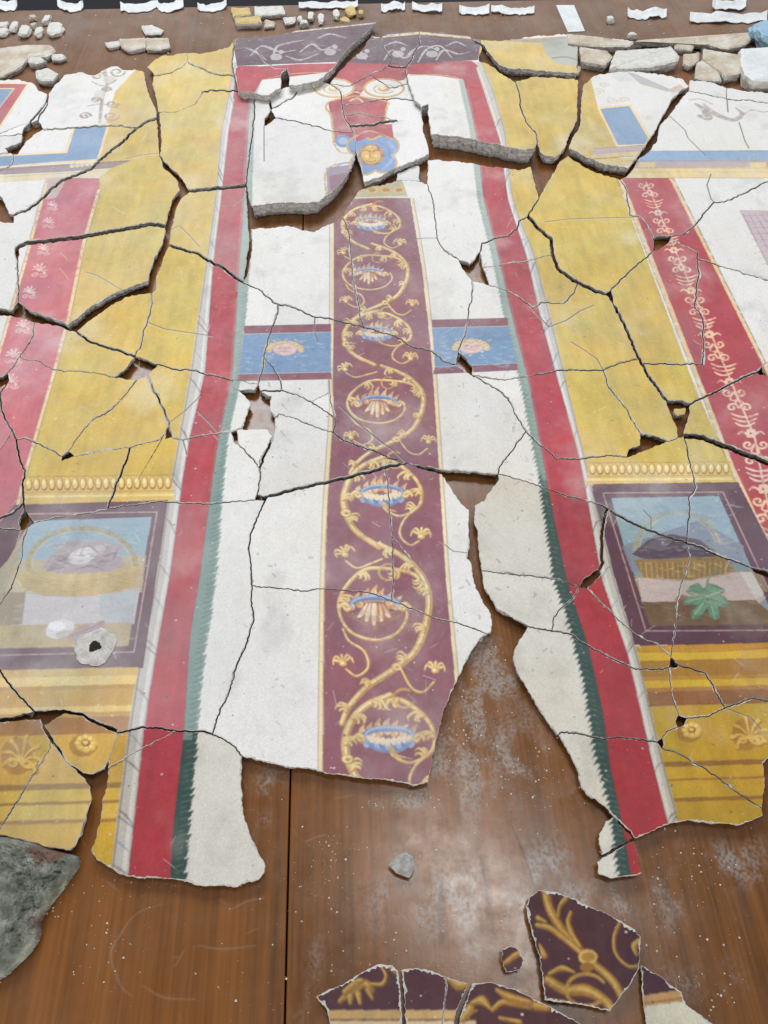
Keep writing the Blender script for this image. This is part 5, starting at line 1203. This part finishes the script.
for k, (o, lab, h, mt) in enumerate(SL):
    mats = {0: (M_TAN, M_MORTAR), 1: (M_LUMP, M_MORTAR), 2: (M_PAPER, M_LUMP), 3: (M_GOLDP, M_LUMP)}[mt]
    slab(o, lab, h, mats, seed=k, name='moulding_fragment' if mt in (0, 2, 3) else 'plaster_chunk')
for k, (x, y, rx, ry, lab) in enumerate([(3,26,6,4,'grey pebble at the left edge near the far table end'),(2,33,7,4,'wide flat pebble at the left edge, in front of a grey pebble'),(14,28,4,5,'upright pale pebble, second from the left edge'),(25,32,6,6,'round white pebble in the scatter at upper left'),
  (33,18,4,2.5,'small pinkish pebble behind the scatter at upper left'),(47,20,4,5,'thin upright white pebble behind the largest lump'),(39,33,4,5,'small white pebble just left of the largest scattered lump'),(56,30,9,7,'largest white lump of the scatter at upper left'),(34,26,3,2.5,'tiny pink-grey pebble in the scatter at upper left'),
  (321,20,3.5,6,'narrow white shard standing between white tape and the frieze piece'),(311,17,3.5,5,'pointed white chip left of the narrow white shard'),(304,24,5,3,'flat white chip behind the top of the frieze piece'),(336,15,4,5,'cream chip right of the narrow white shard'),
  (351,12,6,5,'yellow lump above the tip of the raised frieze piece'),(361,14,3,3,'small white nub right of the yellow lump'),(345,22,6,4,'flat yellow chip in front of the yellow lump'),(300,20,3,3,'tiny white crumb left of the flat white chip'),
  (632,36,5,2.5,'small white chip resting beside the long tan moulding strip'),(610,20,4,2.5,'tiny grey chip on bare table at upper right')]):
    lump(x, y, rx, ry, .014+.001*(k % 4), lab, M_LUMP if 'pink' not in lab and 'yellow' not in lab else (M_GOLDP if 'yellow' in lab else M_TAN), seed=k+1, name='plaster_pebble')
# small grey shard on the bare boards
slab([(388,864),(396,857),(406,852),(414,856),(414,867),(409,876),(396,871)], 'small grey angular shard alone on the bare boards below the scroll pilaster', .017, (M_MORTAR, M_MORTAR), name='mortar_shard', cat='shard', seed=77, wob=.3)
# strips of white paper along the far end
def paper(pts, w, label, seed):
    rn = random.Random(seed); c = cr(pts, 5); v = []; 
    for i, (x, y) in enumerate(c):
        ww = w*(.7+.45*rn.random()); y += rn.uniform(-.5, .5); a = plane([x], [y-ww/2], 0)[0]; b = plane([x], [y+ww/2], 0)[0]; z = .002+.010*max(0, mnoise.noise(Vector((i*.22, seed*3.3, 0)))+.1)+(.004 if i in (0, len(c)-1) else 0)
        v += [(a[0], a[1], z+.004), ((a[0]+b[0])/2, (a[1]+b[1])/2, z*.6+.002), (b[0], b[1], z)]
    n = len(c); f = [(3*i+k, 3*i+3+k, 3*i+4+k, 3*i+1+k) for i in range(n-1) for k in (0, 1)]
    cc = np.mean(v, 0); o = link('paper_strip', [(a-cc[0], b-cc[1], z) for a, b, z in v], f, [M_PAPER]); o.location = (cc[0], cc[1], 0)
    s = o.modifiers.new('thickness', 'SOLIDIFY'); s.thickness = .0015; tag(o, label, 'paper strip', 'torn white paper strips along the far table end'); return o
PS = [([(-8,7),(6,8),(18,6)], 8, 'torn paper strip cut off by the left edge of the photo'), ([(58,5),(70,10),(84,7)], 7, 'short curled paper strip above the white pebbles'), ([(121,9),(140,10),(157,6),(160,9),(172,9),(184,6)], 7, 'long double paper strip above the golden moulding bits'),
 ([(198,9),(212,10),(227,6)], 6, 'curved paper strip left of the yellow painted chunk'), ([(299,9),(320,8),(340,7),(358,8)], 5, 'long thin paper strip behind the standing white shards'), ([(381,10),(394,9),(405,9)], 6, 'paper strip nearest the tip of the frieze piece'),
 ([(412,9),(428,11),(442,11)], 6, 'flat paper strip, second right of the frieze tip'), ([(459,12),(472,13),(489,12)], 7, 'rectangular paper strip left of the longest forked one'), ([(491,11),(508,13),(522,13),(534,12)], 6, 'forked paper strip just left of the slanting white tape'),
 ([(627,15),(642,17),(654,15),(666,16)], 8, 'bow-shaped paper strip at upper right'), ([(689,20),(710,20),(736,20),(766,19)], 8, 'longest paper strip, at upper right by the blue film'), ([(711,8),(728,8),(745,7)], 8, 'short paper strip behind the longest one at upper right')]
for k, (p, w, lab) in enumerate(PS): paper(p, w, lab, k)
q = plane([556,574,585,568], [5,5,31,32], .002); c = q.mean(0); o = link('tape_strip', [(a-c[0], b-c[1], .002) for a, b in q]+[(a-c[0], b-c[1], .0005) for a, b in q], [(0,3,2,1),(4,5,6,7),(0,1,5,4),(1,2,6,5),(2,3,7,6),(3,0,4,7)], [M_PAPER]); o.location = (c[0], c[1], 0); tag(o, 'wide pale tape lying lengthwise across the far table end', 'tape')
lump(768, 36, 18, 14, .05, 'crumpled light blue plastic film at the upper right edge', M_CLOTH, name='plastic_film', cat='film', seed=9, sub=4)
# the big rough block under the lower-left yellow pieces
def rock(outline, label):
    q = cr(outline+outline[:1], 9)[:-1]; h0 = .012; xy = plane(q[:, 0], q[:, 1], h0); c = xy.mean(0); n = len(xy); K = 34; V = []; F_ = []
    for k in range(K+1):
        s = 1-k/K
        for i in range(n):
            p = xy[i]-c; s2 = s; x, y = p[0]*s2, p[1]*s2
            w = Vector((x*22+3, y*22, 1.0)); e = mnoise.noise(w)*.7+mnoise.noise(w*2.6)*.5+mnoise.noise(w*6)*.4+mnoise.noise(w*13)*.26+mnoise.noise(w*27)*.16
            z = h0+(.010*min(1, (1-s)*5)**.6)*1.0+e*.010*min(1, (1-s)*4); V.append((x, y, min(z, 9)))
    for k in range(K):
        for i in range(n): j = (i+1) % n; F_.append((k*n+i, k*n+j, (k+1)*n+j, (k+1)*n+i))
    root = empty('mortar_block', (c[0], c[1], 0)); tag(root, label, 'mortar block')
    for z, e in ((.006, 1.02), (.001, .97)):
        b = len(V)
        for i in range(n): p = xy[i]-c; V.append((p[0]*e+mnoise.noise(Vector((i*.7, z*99, 0)))*.002, p[1]*e, z))
    b0 = (K+1)*n
    for i in range(n): j = (i+1) % n; F_.append((b0+i, b0+j, j, i)); F_.append((b0+n+i, b0+n+j, b0+j, b0+i))
    link('rough_back', V, F_, [M_ROCK], root)
rock([(-36,838),(-4,836),(20,838),(34,841),(55,850),(74,855),(78,860),(76,868),(70,876),(60,890),(46,908),(39,922),(38,936),(30,950),(16,964),(2,976),(-30,990)], 'big rough green-grey mortar block with reddish spots at the lower left')
# crumbs of plaster dust
def crumbs():
    rn = random.Random(21); V = []; F_ = []
    def crumb(px, py, r, z0=0.0):
        c = plane([px], [py], z0)[0]; b = len(V); a0 = rn.uniform(0, 6)
        for zz, s in ((0, 1), (.55, .95)):
            for i in range(5):
                u = a0+i*2*math.pi/5+rn.uniform(-.3, .3); V.append((c[0]+r*s*math.cos(u)*rn.uniform(.7, 1.2), c[1]+r*s*math.sin(u)*rn.uniform(.7, 1.2), z0+zz*r+.0001))
        V.append((c[0], c[1], z0+r*1.05))
        for i in range(5): j = (i+1) % 5; F_.append((b+i, b+j, b+5+j, b+5+i)); F_.append((b+5+i, b+5+j, b+10))
    spots = [(412,800,24,7,60),(375,803,12,7,24),(330,870,28,30,50),(470,720,44,60,190),(540,780,50,40,120),(420,650,30,30,30),(120,930,60,60,60),(60,880,20,30,24),(340,850,30,20,30),(690,870,50,40,80),(640,930,80,40,70),
             (450,850,60,60,70),(250,880,40,40,24),(460,930,60,50,60),(350,960,50,40,40),(250,1000,40,30,16),(545,640,20,30,20),(500,640,20,20,22),(130,880,30,14,16),(700,990,50,30,50)]
    def free(x, y): return not any(inside((x, y+3), p) for p in FP)
    FP = [p for _, p, _ in FACES if max(q[1] for q in p) > 560]
    for cx, cy, sx, sy, n in spots:
        for _ in range(n):
            x = rn.gauss(cx, sx*.6); y = rn.gauss(cy, sy*.6)
            if free(x, y) and y < 1030: crumb(x, y, .0003+.0012*rn.random()**4)
    for _ in range(130):
        x = rn.uniform(0, 768); y = rn.uniform(740, 1024)
        if free(x, y): crumb(x, y, .0003+.0008*rn.random()**3)
    for _ in range(260):
        x = rn.uniform(0, 768); y = rn.uniform(14, 62)
        crumb(x, y, .001+.0022*rn.random()**3)
    o = link('plaster_crumbs', V, F_, [M_CRUMB]); tag(o, 'pale crumbs of plaster strewn over the bare boards', 'crumbs', None, 'stuff')
crumbs()
